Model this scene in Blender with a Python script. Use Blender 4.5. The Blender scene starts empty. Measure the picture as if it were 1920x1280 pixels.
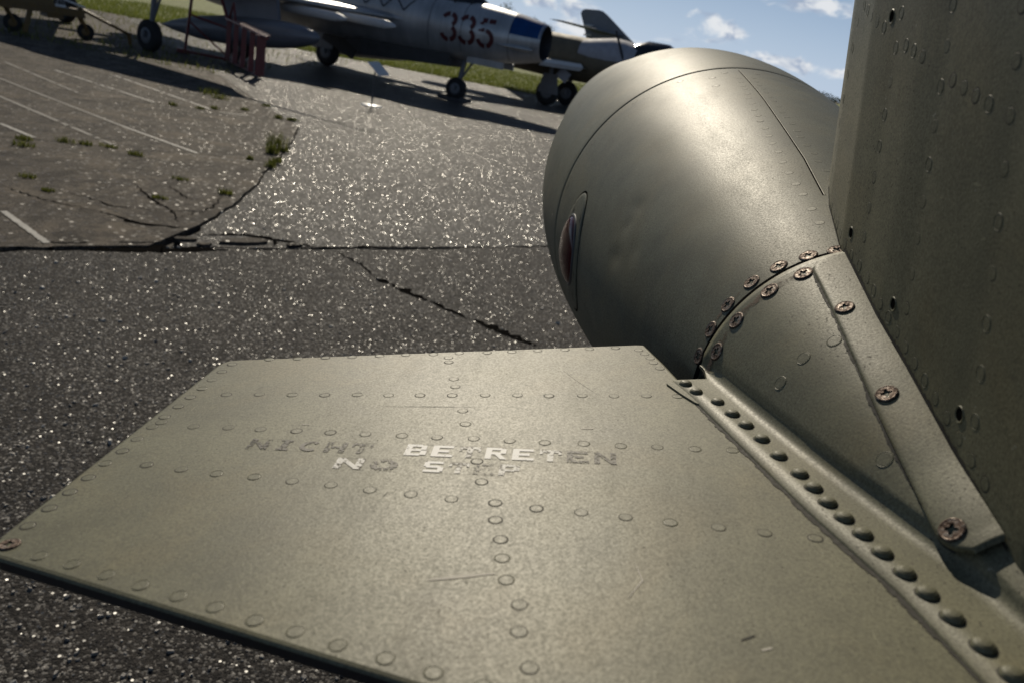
import bpy, math, random
from mathutils import Vector, Matrix
import numpy as np

random.seed(7)
rng = np.random.default_rng(11)
R = math.radians
scene = bpy.context.scene
col = scene.collection

# ------------------------------------------------------------------ camera
CAM_F, CAM_ROLL, CAM_PITCH = 28.0, R(10.8), R(20.367)
cd = bpy.data.cameras.new('camera'); cam = bpy.data.objects.new('camera', cd); col.objects.link(cam)
cd.lens = CAM_F; cd.sensor_width = 36; cd.clip_start = 0.02; cd.clip_end = 6000
cr = Vector((0.98228725, 0.06521398, 0.175667)); cu = Vector((-0.18738131, 0.34186366, 0.92087865)); cf = cr.cross(cu) * -1
m = Matrix((cr, cu, -cf)).transposed() if False else Matrix.Identity(3)
fwd = Vector((0, math.cos(CAM_PITCH), -math.sin(CAM_PITCH)))
for i in range(3):
    m[i][0], m[i][1], m[i][2] = cr[i], cu[i], -fwd[i]
cam.matrix_world = Matrix.Translation((0, 0, 1.6)) @ m.to_4x4()
cd.dof.use_dof = True; cd.dof.focus_distance = 0.74; cd.dof.aperture_fstop = 11
scene.camera = cam

# ------------------------------------------------------------------ sky, sun, exposure
SUN_AZ, SUN_EL = R(-12), R(33)          # azimuth measured from +Y towards +X
sun_dir = Vector((math.sin(SUN_AZ) * math.cos(SUN_EL), math.cos(SUN_AZ) * math.cos(SUN_EL), math.sin(SUN_EL)))
w = bpy.data.worlds.new('World'); scene.world = w; w.use_nodes = True
sl = bpy.data.lights.new('sun', 'SUN'); sl.energy = 5.0; sl.angle = R(0.5); sl.color = (1, 0.895, 0.72)
so = bpy.data.objects.new('sun', sl); col.objects.link(so)
so.rotation_euler = sun_dir.to_track_quat('Z', 'Y').to_euler(); so.location = (0, 0, 30)
scene.cycles.max_bounces = 5; scene.cycles.diffuse_bounces = 2; scene.cycles.glossy_bounces = 3; scene.cycles.transparent_max_bounces = 6
vs = scene.view_settings
vs.view_transform = 'Standard'; vs.look = 'None'; vs.exposure = -0.45; vs.gamma = 1; vs.use_curve_mapping = False


class NT:
    """small helper for building node trees"""
    def __init__(s, tree): s.t = tree; s.n = tree.nodes; s.l = tree.links
    def add(s, kind, **kw):
        n = s.n.new(kind)
        for k, v in kw.items():
            setattr(n, k, v)
        return n
    def set(s, sock, v):
        if isinstance(v, bpy.types.NodeSocket): s.l.new(v, sock)
        elif v is not None:
            if hasattr(sock.default_value, '__len__') and len(sock.default_value) == 4 and len(v) == 3: v = (*v, 1)
            sock.default_value = v
    def math(s, op, a, b=None, c=None, clamp=False):
        n = s.add('ShaderNodeMath', operation=op, use_clamp=clamp)
        s.set(n.inputs[0], a)
        if b is not None: s.set(n.inputs[1], b)
        if c is not None: s.set(n.inputs[2], c)
        return n.outputs[0]
    def vmath(s, op, a, b=None, scale=None):
        n = s.add('ShaderNodeVectorMath', operation=op)
        s.set(n.inputs[0], a)
        if b is not None: s.set(n.inputs[1], b)
        if scale is not None: s.set(n.inputs['Scale'], scale)
        return n.outputs['Value'] if op in ('LENGTH', 'DOT_PRODUCT', 'DISTANCE') else n.outputs[0]
    def noise(s, vec, scale, detail=4, rough=0.55, dist=0.0, out='Fac'):
        n = s.add('ShaderNodeTexNoise'); s.set(n.inputs['Vector'], vec)
        n.inputs['Scale'].default_value = scale; n.inputs['Detail'].default_value = detail
        n.inputs['Roughness'].default_value = rough; n.inputs['Distortion'].default_value = dist
        return n.outputs[out]
    def voro(s, vec, scale, feature='F1', out='Color', rand=1.0):
        n = s.add('ShaderNodeTexVoronoi', feature=feature); s.set(n.inputs['Vector'], vec)
        n.inputs['Scale'].default_value = scale; n.inputs['Randomness'].default_value = rand
        return n.outputs[out]
    def ramp(s, fac, stops, interp='LINEAR'):
        n = s.add('ShaderNodeValToRGB'); s.set(n.inputs[0], fac); cr_ = n.color_ramp; cr_.interpolation = interp
        while len(cr_.elements) < len(stops): cr_.elements.new(0.5)
        for e, (p, c) in zip(cr_.elements, stops):
            e.position = p; e.color = (c, c, c, 1) if not hasattr(c, '__len__') else (*c[:3], 1)
        return n.outputs[0]
    def mix(s, fac, a, b, blend='MIX'):
        n = s.add('ShaderNodeMix', data_type='RGBA', blend_type=blend)
        s.set(n.inputs[0], fac); s.set(n.inputs[6], a); s.set(n.inputs[7], b)
        return n.outputs[2]
    def step(s, x, a, b):
        n = s.add('ShaderNodeMapRange', interpolation_type='SMOOTHSTEP')
        s.set(n.inputs[0], x); n.inputs[1].default_value = a; n.inputs[2].default_value = b
        return n.outputs[0]
    def bump(s, h, strength, dist, normal=None):
        n = s.add('ShaderNodeBump'); s.set(n.inputs['Height'], h)
        n.inputs['Strength'].default_value = strength; n.inputs['Distance'].default_value = dist
        if normal is not None: s.set(n.inputs['Normal'], normal)
        return n.outputs[0]


def build_world():
    nt = NT(w.node_tree); nt.n.clear()
    out = nt.add('ShaderNodeOutputWorld'); bg = nt.add('ShaderNodeBackground')
    sky = nt.add('ShaderNodeTexSky', sky_type='NISHITA'); sky.sun_disc = False
    sky.sun_elevation = SUN_EL; sky.sun_rotation = SUN_AZ; sky.air_density = 1.0; sky.dust_density = 0.3; sky.ozone_density = 1.5
    tc = nt.add('ShaderNodeTexCoord'); d = tc.outputs['Generated']
    sx = nt.add('ShaderNodeSeparateXYZ'); nt.set(sx.inputs[0], d)
    x, y, z = sx.outputs
    zz = nt.math('ADD', nt.math('MAXIMUM', z, 0.0), 0.10)
    cv = nt.add('ShaderNodeCombineXYZ')
    nt.set(cv.inputs[0], nt.math('DIVIDE', x, zz)); nt.set(cv.inputs[1], nt.math('DIVIDE', y, zz)); cv.inputs[2].default_value = 0.37
    n1 = nt.noise(cv.outputs[0], 0.75, 5, 0.62, 0.3)
    clouds = nt.step(n1, 0.60, 0.78)
    # a few single cumulus banks standing low over the horizon
    st = nt.add('ShaderNodeCombineXYZ')
    az = nt.math('ARCTAN2', x, y); el = nt.math('ARCSINE', z)
    nt.set(st.inputs[0], az); nt.set(st.inputs[1], nt.math('MULTIPLY', el, 1.8)); st.inputs[2].default_value = 1.3
    nz = nt.noise(st.outputs[0], 26, 5, 0.6, 0.6)
    nz = nt.math('MULTIPLY', nt.math('SUBTRACT', nz, 0.5), 3.0)
    tot = clouds; shade = None
    for a0, e0, ra, re in ((0.158, 0.054, .030, .016), (0.178, 0.049, .026, .010), (0.0, 0.047, .028, .016), (-0.04, .046, .03, .014),
                           (0.255, .094, .085, .011), (0.262, .031, .07, .009), (0.31, .030, .06, .010), (0.085, .020, .03, .007),
                           (0.01, .024, .035, .011), (0.33, .105, .05, .018)):
        qa = nt.math('DIVIDE', nt.math('SUBTRACT', az, a0), ra)
        qe = nt.math('DIVIDE', nt.math('SUBTRACT', el, e0), re)
        r2 = nt.math('SQRT', nt.math('ADD', nt.math('MULTIPLY', qa, qa), nt.math('MULTIPLY', qe, qe)))
        v = nt.math('ADD', nt.math('SUBTRACT', 1.0, r2), nz)
        mk = nt.step(v, 0.0, 0.75)
        tot = nt.math('MAXIMUM', tot, mk)
    grey = nt.noise(st.outputs[0], 34, 4, 0.55, 0.4)
    ccol = nt.ramp(grey, [(0.40, (0.36, 0.43, 0.56)), (0.56, (0.84, 0.85, 0.86))])
    ccol = nt.vmath('SCALE', ccol, scale=26.5)
    low = nt.step(z, 0.28, -0.02)
    tone = nt.ramp(nt.step(z, 0.0, 0.14), [(0.0, (0.52, 0.67, 0.89)), (1.0, (0.33, 0.49, 0.80))])
    tone = nt.vmath('SCALE', tone, scale=25.5)
    skyc = nt.mix(nt.math('MULTIPLY', low, 0.8), sky.outputs[0], tone)
    c = nt.mix(nt.math('MULTIPLY', tot, 0.85), skyc, ccol)
    nt.set(bg.inputs[0], c); bg.inputs[1].default_value = 0.051
    nt.l.new(bg.outputs[0], out.inputs[0])
build_world()

# ------------------------------------------------------------------ materials
MATS = {}
def mat(name):
    def deco(fn):
        m_ = bpy.data.materials.new(name); m_.use_nodes = True
        nt = NT(m_.node_tree); nt.n.clear()
        out = nt.add('ShaderNodeOutputMaterial'); p = nt.add('ShaderNodeBsdfPrincipled')
        nt.l.new(p.outputs[0], out.inputs[0])
        tc = nt.add('ShaderNodeTexCoord')
        fn(nt, p, tc.outputs['Object'], out)
        MATS[name] = m_
        return fn
    return deco

def simple(name, colr, rough=0.5, metal=0.0, var=0.25, scale=14, bump=0.0, spec=0.5):
    @mat(name)
    def _(nt, p, co, out):
        n = nt.noise(co, scale, 6, 0.6)
        n2 = nt.noise(co, scale * 7, 3, 0.6)
        f = nt.math('ADD', nt.math('MULTIPLY', n, 0.7), nt.math('MULTIPLY', n2, 0.3))
        a = tuple(c * (1 - var) for c in colr); b = tuple(min(1, c * (1 + var)) for c in colr)
        nt.set(p.inputs['Base Color'], nt.ramp(f, [(0.3, a), (0.7, b)]))
        nt.set(p.inputs['Roughness'], nt.ramp(n, [(0.3, max(0.02, rough - 0.1)), (0.7, min(1, rough + 0.1))]))
        p.inputs['Metallic'].default_value = metal
        p.inputs['Specular IOR Level'].default_value = spec
        if bump: nt.set(p.inputs['Normal'], nt.bump(n2, bump, 0.01))

def olive(name, base, rough, grime=1.0, spec=0.3):
    @mat(name)
    def _(nt, p, co, out):
        big = nt.noise(co, 5.0, 4, 0.62, 0.4)
        mid = nt.noise(co, 26.0, 4, 0.65, 0.0)
        speck = nt.noise(co, 420.0, 2, 0.7)
        c0 = tuple(x * 0.68 for x in base); c1 = tuple(x * 1.22 for x in base)
        c = nt.ramp(nt.math('ADD', nt.math('MULTIPLY', big, 0.6), nt.math('MULTIPLY', mid, 0.4)), [(0.36, c0), (0.64, c1)])
        # brownish dust film in broad patches
        dust = nt.step(nt.noise(co, 7.0, 4, 0.6, 0.8), 0.46, 0.70)
        c = nt.mix(nt.math('MULTIPLY', dust, 0.60), c, (base[0] * 1.22, base[1] * 1.08, base[2] * 0.92))
        # sprayed grain
        gr1 = nt.noise(co, 620.0, 2, 0.7)
        c = nt.mix(nt.ramp(gr1, [(0.36, 0.55), (0.52, 0.0)]), c, tuple(x * 0.42 for x in base))
        c = nt.mix(nt.ramp(gr1, [(0.56, 0.0), (0.70, 0.35)]), c, tuple(x * 1.9 for x in base))
        # dark pits where dirt collects
        patch = nt.step(nt.noise(co, 11, 4, 0.6, 0.5), 0.40, 0.62)
        pits = nt.math('MULTIPLY', nt.step(speck, 0.63, 0.69), patch)
        c = nt.mix(nt.math('MULTIPLY', pits, 0.85 * grime), c, (0.03, 0.027, 0.02))
        # greasy film running along the airflow
        film = nt.step(nt.noise(nt.vmath('MULTIPLY', co, (0.35, 1.6, 1.6)), 14, 3, 0.65, 0.0), 0.50, 0.72)
        c = nt.mix(nt.math('MULTIPLY', film, 0.30), c, tuple(x * 0.50 for x in base))
        # fine scratches
        sc1 = nt.noise(nt.vmath('MULTIPLY', co, (1.0, 9.0, 4.0)), 60, 2, 0.6, 0.0)
        scr = nt.math('MULTIPLY', nt.step(sc1, 0.70, 0.73), nt.step(nt.noise(co, 6, 2), 0.52, 0.62))
        c = nt.mix(nt.math('MULTIPLY', scr, 0.45), c, tuple(x * 2.0 for x in base))
        # pale chips, rare
        chip = nt.math('MULTIPLY', nt.step(nt.noise(co, 150, 3, 0.7), 0.715, 0.74), nt.step(nt.noise(co, 9, 2), 0.48, 0.58))
        c = nt.mix(nt.math('MULTIPLY', chip, 0.7), c, (0.42, 0.42, 0.38))
        nt.set(p.inputs['Base Color'], c)
        rr = nt.math('ADD', nt.ramp(big, [(0.3, rough - 0.015), (0.7, rough + 0.02)]), nt.ramp(gr1, [(0.35, 0.10), (0.65, 0.0)]))
        nt.set(p.inputs['Roughness'], nt.math('ADD', rr, nt.math('ADD', nt.math('MULTIPLY', pits, 0.2), nt.math('MULTIPLY', film, 0.03))))
        p.inputs['Specular IOR Level'].default_value = spec
        b1 = nt.bump(gr1, 0.22, 0.0005)
        b2 = nt.bump(nt.noise(co, 7.0, 1, 0.5), 0.03, 0.010, b1)
        nt.set(p.inputs['Normal'], b2)

olive('olive_paint', (0.147, 0.143, 0.092), 0.455, 1.0, 0.30)
olive('olive_paint_tank', (0.128, 0.130, 0.092), 0.485, 1.0, 0.22)
simple('grime', (0.022, 0.020, 0.015), 0.8, 0, 0.4, 300)
simple('groove', (0.008, 0.0075, 0.007), 1.0, 0, 0.3, 30, 0.0, 0.0)
simple('trailing_shade', (0.012, 0.012, 0.014), 0.5)  # near-black colour standing in for shade on the fin's rear face
simple('bare_metal', (0.30, 0.29, 0.27), 0.5, 0.8, 0.2, 200)

@mat('screw_steel')
def _(nt, p, co, out):
    n = nt.noise(co, 420, 5, 0.65)
    nt.set(p.inputs['Base Color'], nt.ramp(n, [(0.38, (0.035, 0.016, 0.009)), (0.52, (0.14, 0.095, 0.07)), (0.66, (0.25, 0.22, 0.19))]))
    p.inputs['Metallic'].default_value = 0.55
    nt.set(p.inputs['Roughness'], nt.ramp(n, [(0.4, 0.75), (0.65, 0.42)]))
    nt.set(p.inputs['Normal'], nt.bump(n, 0.5, 0.0008))

@mat('rust_stain')
def _(nt, p, co, out):
    n = nt.noise(co, 130, 5, 0.7)
    nt.set(p.inputs['Base Color'], nt.ramp(n, [(0.3, (0.07, 0.035, 0.02)), (0.7, (0.15, 0.10, 0.07))]))
    p.inputs['Roughness'].default_value = 0.8
    tr = nt.add('ShaderNodeBsdfTransparent'); mx = nt.add('ShaderNodeMixShader')
    nt.set(mx.inputs[0], nt.math('MULTIPLY', nt.step(n, 0.38, 0.66), 0.72))
    nt.l.new(tr.outputs[0], mx.inputs[1]); nt.l.new(p.outputs[0], mx.inputs[2]); nt.l.new(mx.outputs[0], out.inputs[0])

def lettering(name, paint, lo, hi):
    @mat(name)
    def _(nt, p, co, out):
        n = nt.noise(co, 330, 6, 0.72); n2 = nt.noise(co, 45, 3, 0.6)
        f = nt.math('ADD', nt.math('MULTIPLY', n, 0.62), nt.math('MULTIPLY', n2, 0.38))
        nt.set(p.inputs['Base Color'], nt.ramp(f, [(lo, (0.03, 0.027, 0.022)), (lo + 0.03, (0.16, 0.15, 0.13)), (hi, paint)]))
        p.inputs['Roughness'].default_value = 0.55; p.inputs['Specular IOR Level'].default_value = 0.25
        tr = nt.add('ShaderNodeBsdfTransparent'); mx = nt.add('ShaderNodeMixShader')
        nt.set(mx.inputs[0], nt.math('MULTIPLY', nt.step(f, lo - 0.05, lo + 0.01), 0.95))
        nt.l.new(tr.outputs[0], mx.inputs[1]); nt.l.new(p.outputs[0], mx.inputs[2]); nt.l.new(mx.outputs[0], out.inputs[0])
lettering('letter_white', (0.80, 0.79, 0.76), 0.385, 0.42)
lettering('letter_mid', (0.68, 0.67, 0.63), 0.44, 0.50)
lettering('letter_worn', (0.20, 0.19, 0.17), 0.495, 0.66)
simple('scuff', (0.46, 0.43, 0.37), 0.7, 0, 0.35, 150)
simple('letter_edge', (0.05, 0.045, 0.035), 0.8, 0, 0.4, 200)

@mat('red_lens')
def _(nt, p, co, out):
    p.inputs['Base Color'].default_value = (0.055, 0.006, 0.009, 1); p.inputs['Roughness'].default_value = 0.16
    p.inputs['Specular IOR Level'].default_value = 0.4

def asphalt(name, dark, mid, light, glint, tint, fs=1.0, gs=36, gspec=0.5, tilt=0.65, blotch=0.0, sheen=0.85):
    @mat(name)
    def _(nt, p, co, out):
        va = nt.add('ShaderNodeTexVoronoi'); nt.set(va.inputs['Vector'], co); va.inputs['Scale'].default_value = 150 * fs
        vb_ = nt.add('ShaderNodeTexVoronoi'); nt.set(vb_.inputs['Vector'], co); vb_.inputs['Scale'].default_value = 62 * fs
        c1, c2, d1, d2 = va.outputs['Color'], vb_.outputs['Color'], va.outputs['Distance'], vb_.outputs['Distance']
        s1 = nt.add('ShaderNodeSeparateColor'); nt.set(s1.inputs[0], c1)
        s2 = nt.add('ShaderNodeSeparateColor'); nt.set(s2.inputs[0], c2)
        n = nt.noise(co, 260, 2, 0.7); bigp = nt.noise(co, 0.9, 4, 0.62, 0.5); midp = nt.noise(co, 6.0, 4, 0.65)
        base = nt.ramp(s1.outputs[0], [(0.0, dark), (0.50, tuple(x * 1.4 for x in dark)), (0.78, mid), (0.96, light)])
        stone = nt.ramp(s2.outputs[1], [(0.0, tuple(x * 0.8 for x in dark)), (0.5, mid), (0.82, light), (1.0, tuple(min(1, x * 1.6) for x in light))])
        pick = nt.math('MULTIPLY', nt.step(s2.outputs[0], 0.62, 0.66), nt.step(d2, 0.46, 0.34))
        c = nt.mix(pick, base, stone)
        c = nt.mix(nt.ramp(n, [(0.35, 0.55), (0.6, 0.0)]), c, tuple(x * 0.5 for x in dark))
        c = nt.mix(nt.ramp(bigp, [(0.38, 0.55), (0.62, 0.0)]), c, nt.mix(0.5, c, tuple(x * 0.9 for x in dark)))
        c = nt.mix(nt.ramp(midp, [(0.52, 0.0), (0.72, 0.40)]), c, tint)
        if blotch:
            bl1 = nt.step(nt.noise(nt.vmath('MULTIPLY', co, (1.0, 0.6, 1.0)), 3.2, 5, 0.7, 1.2), 0.46, 0.60); bl2 = nt.step(nt.noise(co, 1.7, 4, 0.65, 0.8), 0.50, 0.66)
            c = nt.mix(nt.math('MULTIPLY', bl1, blotch), c, tuple(x * 0.55 for x in dark))
            c = nt.mix(nt.math('MULTIPLY', bl2, blotch * 0.7), c, tint)
        nt.set(p.inputs['Base Color'], c)
        # coarse surface, with sparse crystal facets that each have their own tilt
        bn = nt.bump(nt.math('ADD', nt.math('MULTIPLY', n, 0.6), nt.math('ADD', nt.math('MULTIPLY', d1, -0.5), nt.math('MULTIPLY', d2, -0.7))), 0.9, 0.006)
        vg = nt.add('ShaderNodeTexVoronoi', feature='F1'); nt.set(vg.inputs['Vector'], co); vg.inputs['Scale'].default_value = gs
        g = nt.step(vg.outputs['Distance'], 0.31, 0.24)
        f = nt.vmath('SUBTRACT', vg.outputs['Color'], (0.5, 0.5, 0.5))
        up = nt.vmath('NORMALIZE', nt.vmath('ADD', (0, 0, 1), nt.vmath('SCALE', f, scale=tilt)))
        mixn = nt.mix(g, bn, up)
        nt.set(p.inputs['Normal'], nt.vmath('NORMALIZE', mixn))
        nt.set(p.inputs['Roughness'], nt.mix(g, (sheen,) * 3, (glint,) * 3))
        nt.set(p.inputs['Specular IOR Level'], nt.mix(g, (0.14,) * 3, (gspec,) * 3))
asphalt('asphalt_near', (0.020, 0.0185, 0.018), (0.080, 0.073, 0.068), (0.30, 0.285, 0.265), 0.32, (0.060, 0.053, 0.047), 1.0, 64, 0.32, 0.80, 0.3)
asphalt('asphalt_bright', (0.034, 0.032, 0.031), (0.11, 0.105, 0.10), (0.36, 0.35, 0.33), 0.27, (0.085, 0.08, 0.075), 1.0, 54, 1.0, 0.60, 0.45, 0.78)
asphalt('slab_concrete', (0.056, 0.048, 0.041), (0.130, 0.112, 0.094), (0.22, 0.20, 0.17), 0.42, (0.180, 0.150, 0.115), 1.0, 18, 0.10, 0.5, 0.75)
simple('earth', (0.030, 0.025, 0.019), 0.95, 0, 0.5, 12, 0.5)
simple('line_paint', (0.30, 0.29, 0.27), 0.7, 0, 0.55, 9)
simple('line_faint', (0.17, 0.16, 0.145), 0.75, 0, 0.4, 9)
simple('stone', (0.19, 0.175, 0.16), 0.5, 0, 0.5, 60, 0.3)
simple('stone_pale', (0.34, 0.325, 0.30), 0.42, 0, 0.4, 60, 0.3)

@mat('grass_ground')
def _(nt, p, co, out):
    n = nt.noise(co, 1.3, 6, 0.65); n2 = nt.noise(co, 14, 5, 0.7)
    f = nt.math('ADD', nt.math('MULTIPLY', n, 0.5), nt.math('MULTIPLY', n2, 0.5))
    nt.set(p.inputs['Base Color'], nt.ramp(f, [(0.35, (0.09, 0.115, 0.020)), (0.52, (0.17, 0.195, 0.034)), (0.68, (0.25, 0.25, 0.06))]))
    p.inputs['Roughness'].default_value = 0.85
    nt.set(p.inputs['Normal'], nt.bump(n2, 0.8, 0.15))

def leafmat(name, a, b):
    @mat(name)
    def _(nt, p, co, out):
        oi = nt.add('ShaderNodeNewGeometry')
        nt.set(p.inputs['Base Color'], nt.ramp(oi.outputs['Random Per Island'], [(0.0, a), (1.0, b)]))
        p.inputs['Roughness'].default_value = 0.6
        tl = nt.add('ShaderNodeBsdfTranslucent'); nt.set(tl.inputs[0], nt.ramp(oi.outputs['Random Per Island'], [(0.0, a), (1.0, b)]))
        mx = nt.add('ShaderNodeMixShader'); mx.inputs[0].default_value = 0.4
        nt.l.new(p.outputs[0], mx.inputs[1]); nt.l.new(tl.outputs[0], mx.inputs[2]); nt.l.new(mx.outputs[0], out.inputs[0])
leafmat('blade', (0.09, 0.12, 0.02), (0.22, 0.24, 0.045))
leafmat('weed_blade', (0.06, 0.075, 0.012), (0.19, 0.20, 0.035))
leafmat('leaf', (0.018, 0.028, 0.012), (0.05, 0.065, 0.028))
simple('bark', (0.06, 0.045, 0.035), 0.9)

@mat('silver_skin')
def _(nt, p, co, out):
    n = nt.noise(co, 1.6, 5, 0.6); sep = nt.add('ShaderNodeSeparateXYZ'); nt.set(sep.inputs[0], co)
    panel = nt.noise(nt.vmath('MULTIPLY', co, (1.1, 0.1, 0.1)), 2.2, 1)
    streak = nt.noise(nt.vmath('MULTIPLY', co, (6, 1, 0.5)), 3.0, 4, 0.6)
    f = nt.math('ADD', nt.math('MULTIPLY', n, 0.4), nt.math('ADD', nt.math('MULTIPLY', panel, 0.3), nt.math('MULTIPLY', streak, 0.3)))
    nt.set(p.inputs['Base Color'], nt.ramp(f, [(0.35, (0.30, 0.31, 0.33)), (0.62, (0.52, 0.53, 0.55))]))
    p.inputs['Metallic'].default_value = 0.45
    nt.set(p.inputs['Roughness'], nt.ramp(n, [(0.3, 0.30), (0.7, 0.45)]))
simple('panel_line', (0.05, 0.052, 0.06), 0.8)
simple('blue_paint', (0.008, 0.055, 0.19), 0.6, 0, 0.25, 4, 0.0, 0.2)
simple('dark_red_paint', (0.080, 0.013, 0.015), 0.55, 0, 0.4, 12)
simple('tank_grey', (0.17, 0.18, 0.21), 0.42, 0.2, 0.15, 3)
simple('gear_grey', (0.15, 0.16, 0.18), 0.5, 0.3, 0.2, 6)
simple('tyre', (0.012, 0.012, 0.013), 0.75, 0, 0.3, 20)
simple('duct_dark', (0.018, 0.019, 0.024), 0.6)
simple('belly_dark', (0.05, 0.05, 0.053), 0.7, 0, 0.4, 5)
simple('brown_skin', (0.115, 0.098, 0.066), 0.6, 0, 0.35, 3)
simple('grey_skin', (0.15, 0.165, 0.19), 0.5, 0.1, 0.2, 3)
simple('canvas', (0.34, 0.35, 0.40), 0.7, 0, 0.2, 8)
simple('glass_dark', (0.02, 0.022, 0.028), 0.12, 0, 0.2, 3)
simple('red_tube', (0.12, 0.015, 0.017), 0.38, 0, 0.3, 10)
simple('sunlit_red', (0.32, 0.20, 0.19), 0.28, 0.4, 0.35, 25)  # paler copy of the tube red, with sunlight put into the colour
simple('ochre_paint', (0.13, 0.075, 0.018), 0.5, 0, 0.35, 8)
simple('white_enamel', (0.62, 0.63, 0.65), 0.35, 0, 0.1, 8)
simple('post_dark', (0.05, 0.05, 0.055), 0.5)

# ------------------------------------------------------------------ mesh helpers
class MB:
    def __init__(s): s.v = []; s.f = []; s.mi = []; s.sm = []
    def add(s, verts, faces, mi=0, smooth=False):
        o = len(s.v); s.v += [tuple(float(c) for c in p) for p in verts]
        for f in faces: s.f.append([i + o for i in f]); s.mi.append(mi); s.sm.append(smooth)
        return s
    def box(s, c, d, rot=None, mi=0, taper=None):
        pts = []
        for z in (-1, 1):
            k = taper if (taper and z > 0) else 1
            for x, y in ((-1, -1), (1, -1), (1, 1), (-1, 1)): pts.append(Vector((x * d[0] / 2 * k, y * d[1] / 2 * k, z * d[2] / 2)))
        if rot is not None: pts = [rot @ p for p in pts]
        pts = [p + Vector(c) for p in pts]
        return s.add(pts, [(3, 2, 1, 0), (4, 5, 6, 7), (0, 1, 5, 4), (1, 2, 6, 5), (2, 3, 7, 6), (3, 0, 4, 7)], mi)
    def tube(s, a, b, ra, rb=None, n=12, mi=0):
        a, b = Vector(a), Vector(b); rb = ra if rb is None else rb
        q = (b - a).to_track_quat('Z', 'Y'); pts = []
        for p, r in ((a, ra), (b, rb)):
            for i in range(n):
                t = 2 * math.pi * i / n; pts.append(p + q @ Vector((r * math.cos(t), r * math.sin(t), 0)))
        fs = [(i, (i + 1) % n, n + (i + 1) % n, n + i) for i in range(n)]
        s.add(pts, fs, mi, True); s.add(pts, [tuple(range(n))[::-1], tuple(range(n, 2 * n))], mi)
        return s
    def loft(s, rings, close=True, caps=True, mi=0, smooth=True):
        n = len(rings[0]); pts = [p for r in rings for p in r]; fs = []
        for k in range(len(rings) - 1):
            for i in range(n if close else n - 1):
                j = (i + 1) % n; fs.append((k * n + i, k * n + j, (k + 1) * n + j, (k + 1) * n + i))
        s.add(pts, fs, mi, smooth)
        if caps and close:
            s.add(rings[0], [tuple(range(n))[::-1]], mi); s.add(rings[-1], [tuple(range(n))], mi)
        return s
    def wheel(s, c, axis, r, wd, mi=0, n=28):
        q = Vector(axis).to_track_quat('Z', 'Y'); prof = [(0.55 * r, -.5), (.86 * r, -.5), (.96 * r, -.38), (r, -.15), (r, .15), (.96 * r, .38), (.86 * r, .5), (.55 * r, .5)]
        rings = [[Vector(c) + q @ Vector((pr * math.cos(2 * math.pi * i / n), pr * math.sin(2 * math.pi * i / n), h * wd)) for i in range(n)] for pr, h in prof]
        return s.loft(rings, True, True, mi)
    def obj(s, name, mats, parent=None, mw=None, auto=None):
        me = bpy.data.meshes.new(name); me.from_pydata(s.v, [], s.f)
        for m_ in ([mats] if isinstance(mats, str) else mats): me.materials.append(MATS[m_])
        me.polygons.foreach_set('material_index', s.mi); me.polygons.foreach_set('use_smooth', s.sm)
        me.update()
        return link(name, me, parent, mw)

def link(name, me, parent=None, mw=None):
    o = bpy.data.objects.new(name, me); col.objects.link(o)
    if parent is not None: o.parent = parent
    if mw is not None: o.matrix_local = mw
    return o

def weld(o, dist=1e-5):
    import bmesh
    bm = bmesh.new(); bm.from_mesh(o.data); bmesh.ops.remove_doubles(bm, verts=bm.verts, dist=dist)
    bmesh.ops.recalc_face_normals(bm, faces=bm.faces); bm.to_mesh(o.data); bm.free()

def tag(o, label=None, cat=None, group=None, kind=None):
    if label: o['label'] = label
    if cat: o['category'] = cat
    if group: o['group'] = group
    if kind: o['kind'] = kind
    return o

def empty(name, loc=(0, 0, 0), rz=0.0):
    o = bpy.data.objects.new(name, None); col.objects.link(o); o.location = loc; o.rotation_euler = (0, 0, rz); o.empty_display_size = 0.2
    return o

def sstep(x, a, b):
    t = min(1, max(0, (x - a) / (b - a))); return t * t * (3 - 2 * t)

# ================================================================== GROUND
def wobble(pts, step, amp, seed):
    """subdivide a polyline and roughen it"""
    r = random.Random(seed); out = []
    for (x0, y0), (x1, y1) in zip(pts, pts[1:]):
        L = math.hypot(x1 - x0, y1 - y0); n = max(1, int(L / step)); nx, ny = -(y1 - y0) / L, (x1 - x0) / L
        for i in range(n):
            t = i / n; a = r.uniform(-amp, amp); out.append((x0 + (x1 - x0) * t + nx * a, y0 + (y1 - y0) * t + ny * a))
    return out + [pts[-1]]

def sheet(name, outline, z0, z1, material, parent=None):
    import bmesh
    bm = bmesh.new(); vs_ = [bm.verts.new((x, y, z1)) for x, y in outline]
    f = bm.faces.new(vs_)
    if f.normal.z < 0: f.normal_flip()
    ext = bmesh.ops.extrude_edge_only(bm, edges=list(bm.edges))
    low = [g for g in ext['geom'] if isinstance(g, bmesh.types.BMVert)]
    for v in low: v.co.z = z0; v.co.x += 0.0; 
    bmesh.ops.triangulate(bm, faces=[f])
    me = bpy.data.meshes.new(name); bm.to_mesh(me); bm.free(); me.materials.append(MATS[material])
    return link(name, me, parent)

def flat_strip(pts, widths, z, mb, mi=0):
    L = []; Rr = []
    for i, (x, y) in enumerate(pts):
        a = pts[max(0, i - 1)]; b = pts[min(len(pts) - 1, i + 1)]; d = math.hypot(b[0] - a[0], b[1] - a[1]) or 1
        nx, ny = -(b[1] - a[1]) / d, (b[0] - a[0]) / d; wd = widths[i] if hasattr(widths, '__len__') else widths
        L.append((x + nx * wd / 2, y + ny * wd / 2, z)); Rr.append((x - nx * wd / 2, y - ny * wd / 2, z))
    n = len(pts)
    mb.add(L + Rr, [(i, n + i, n + i + 1, i + 1) for i in range(n - 1)], mi)

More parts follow.
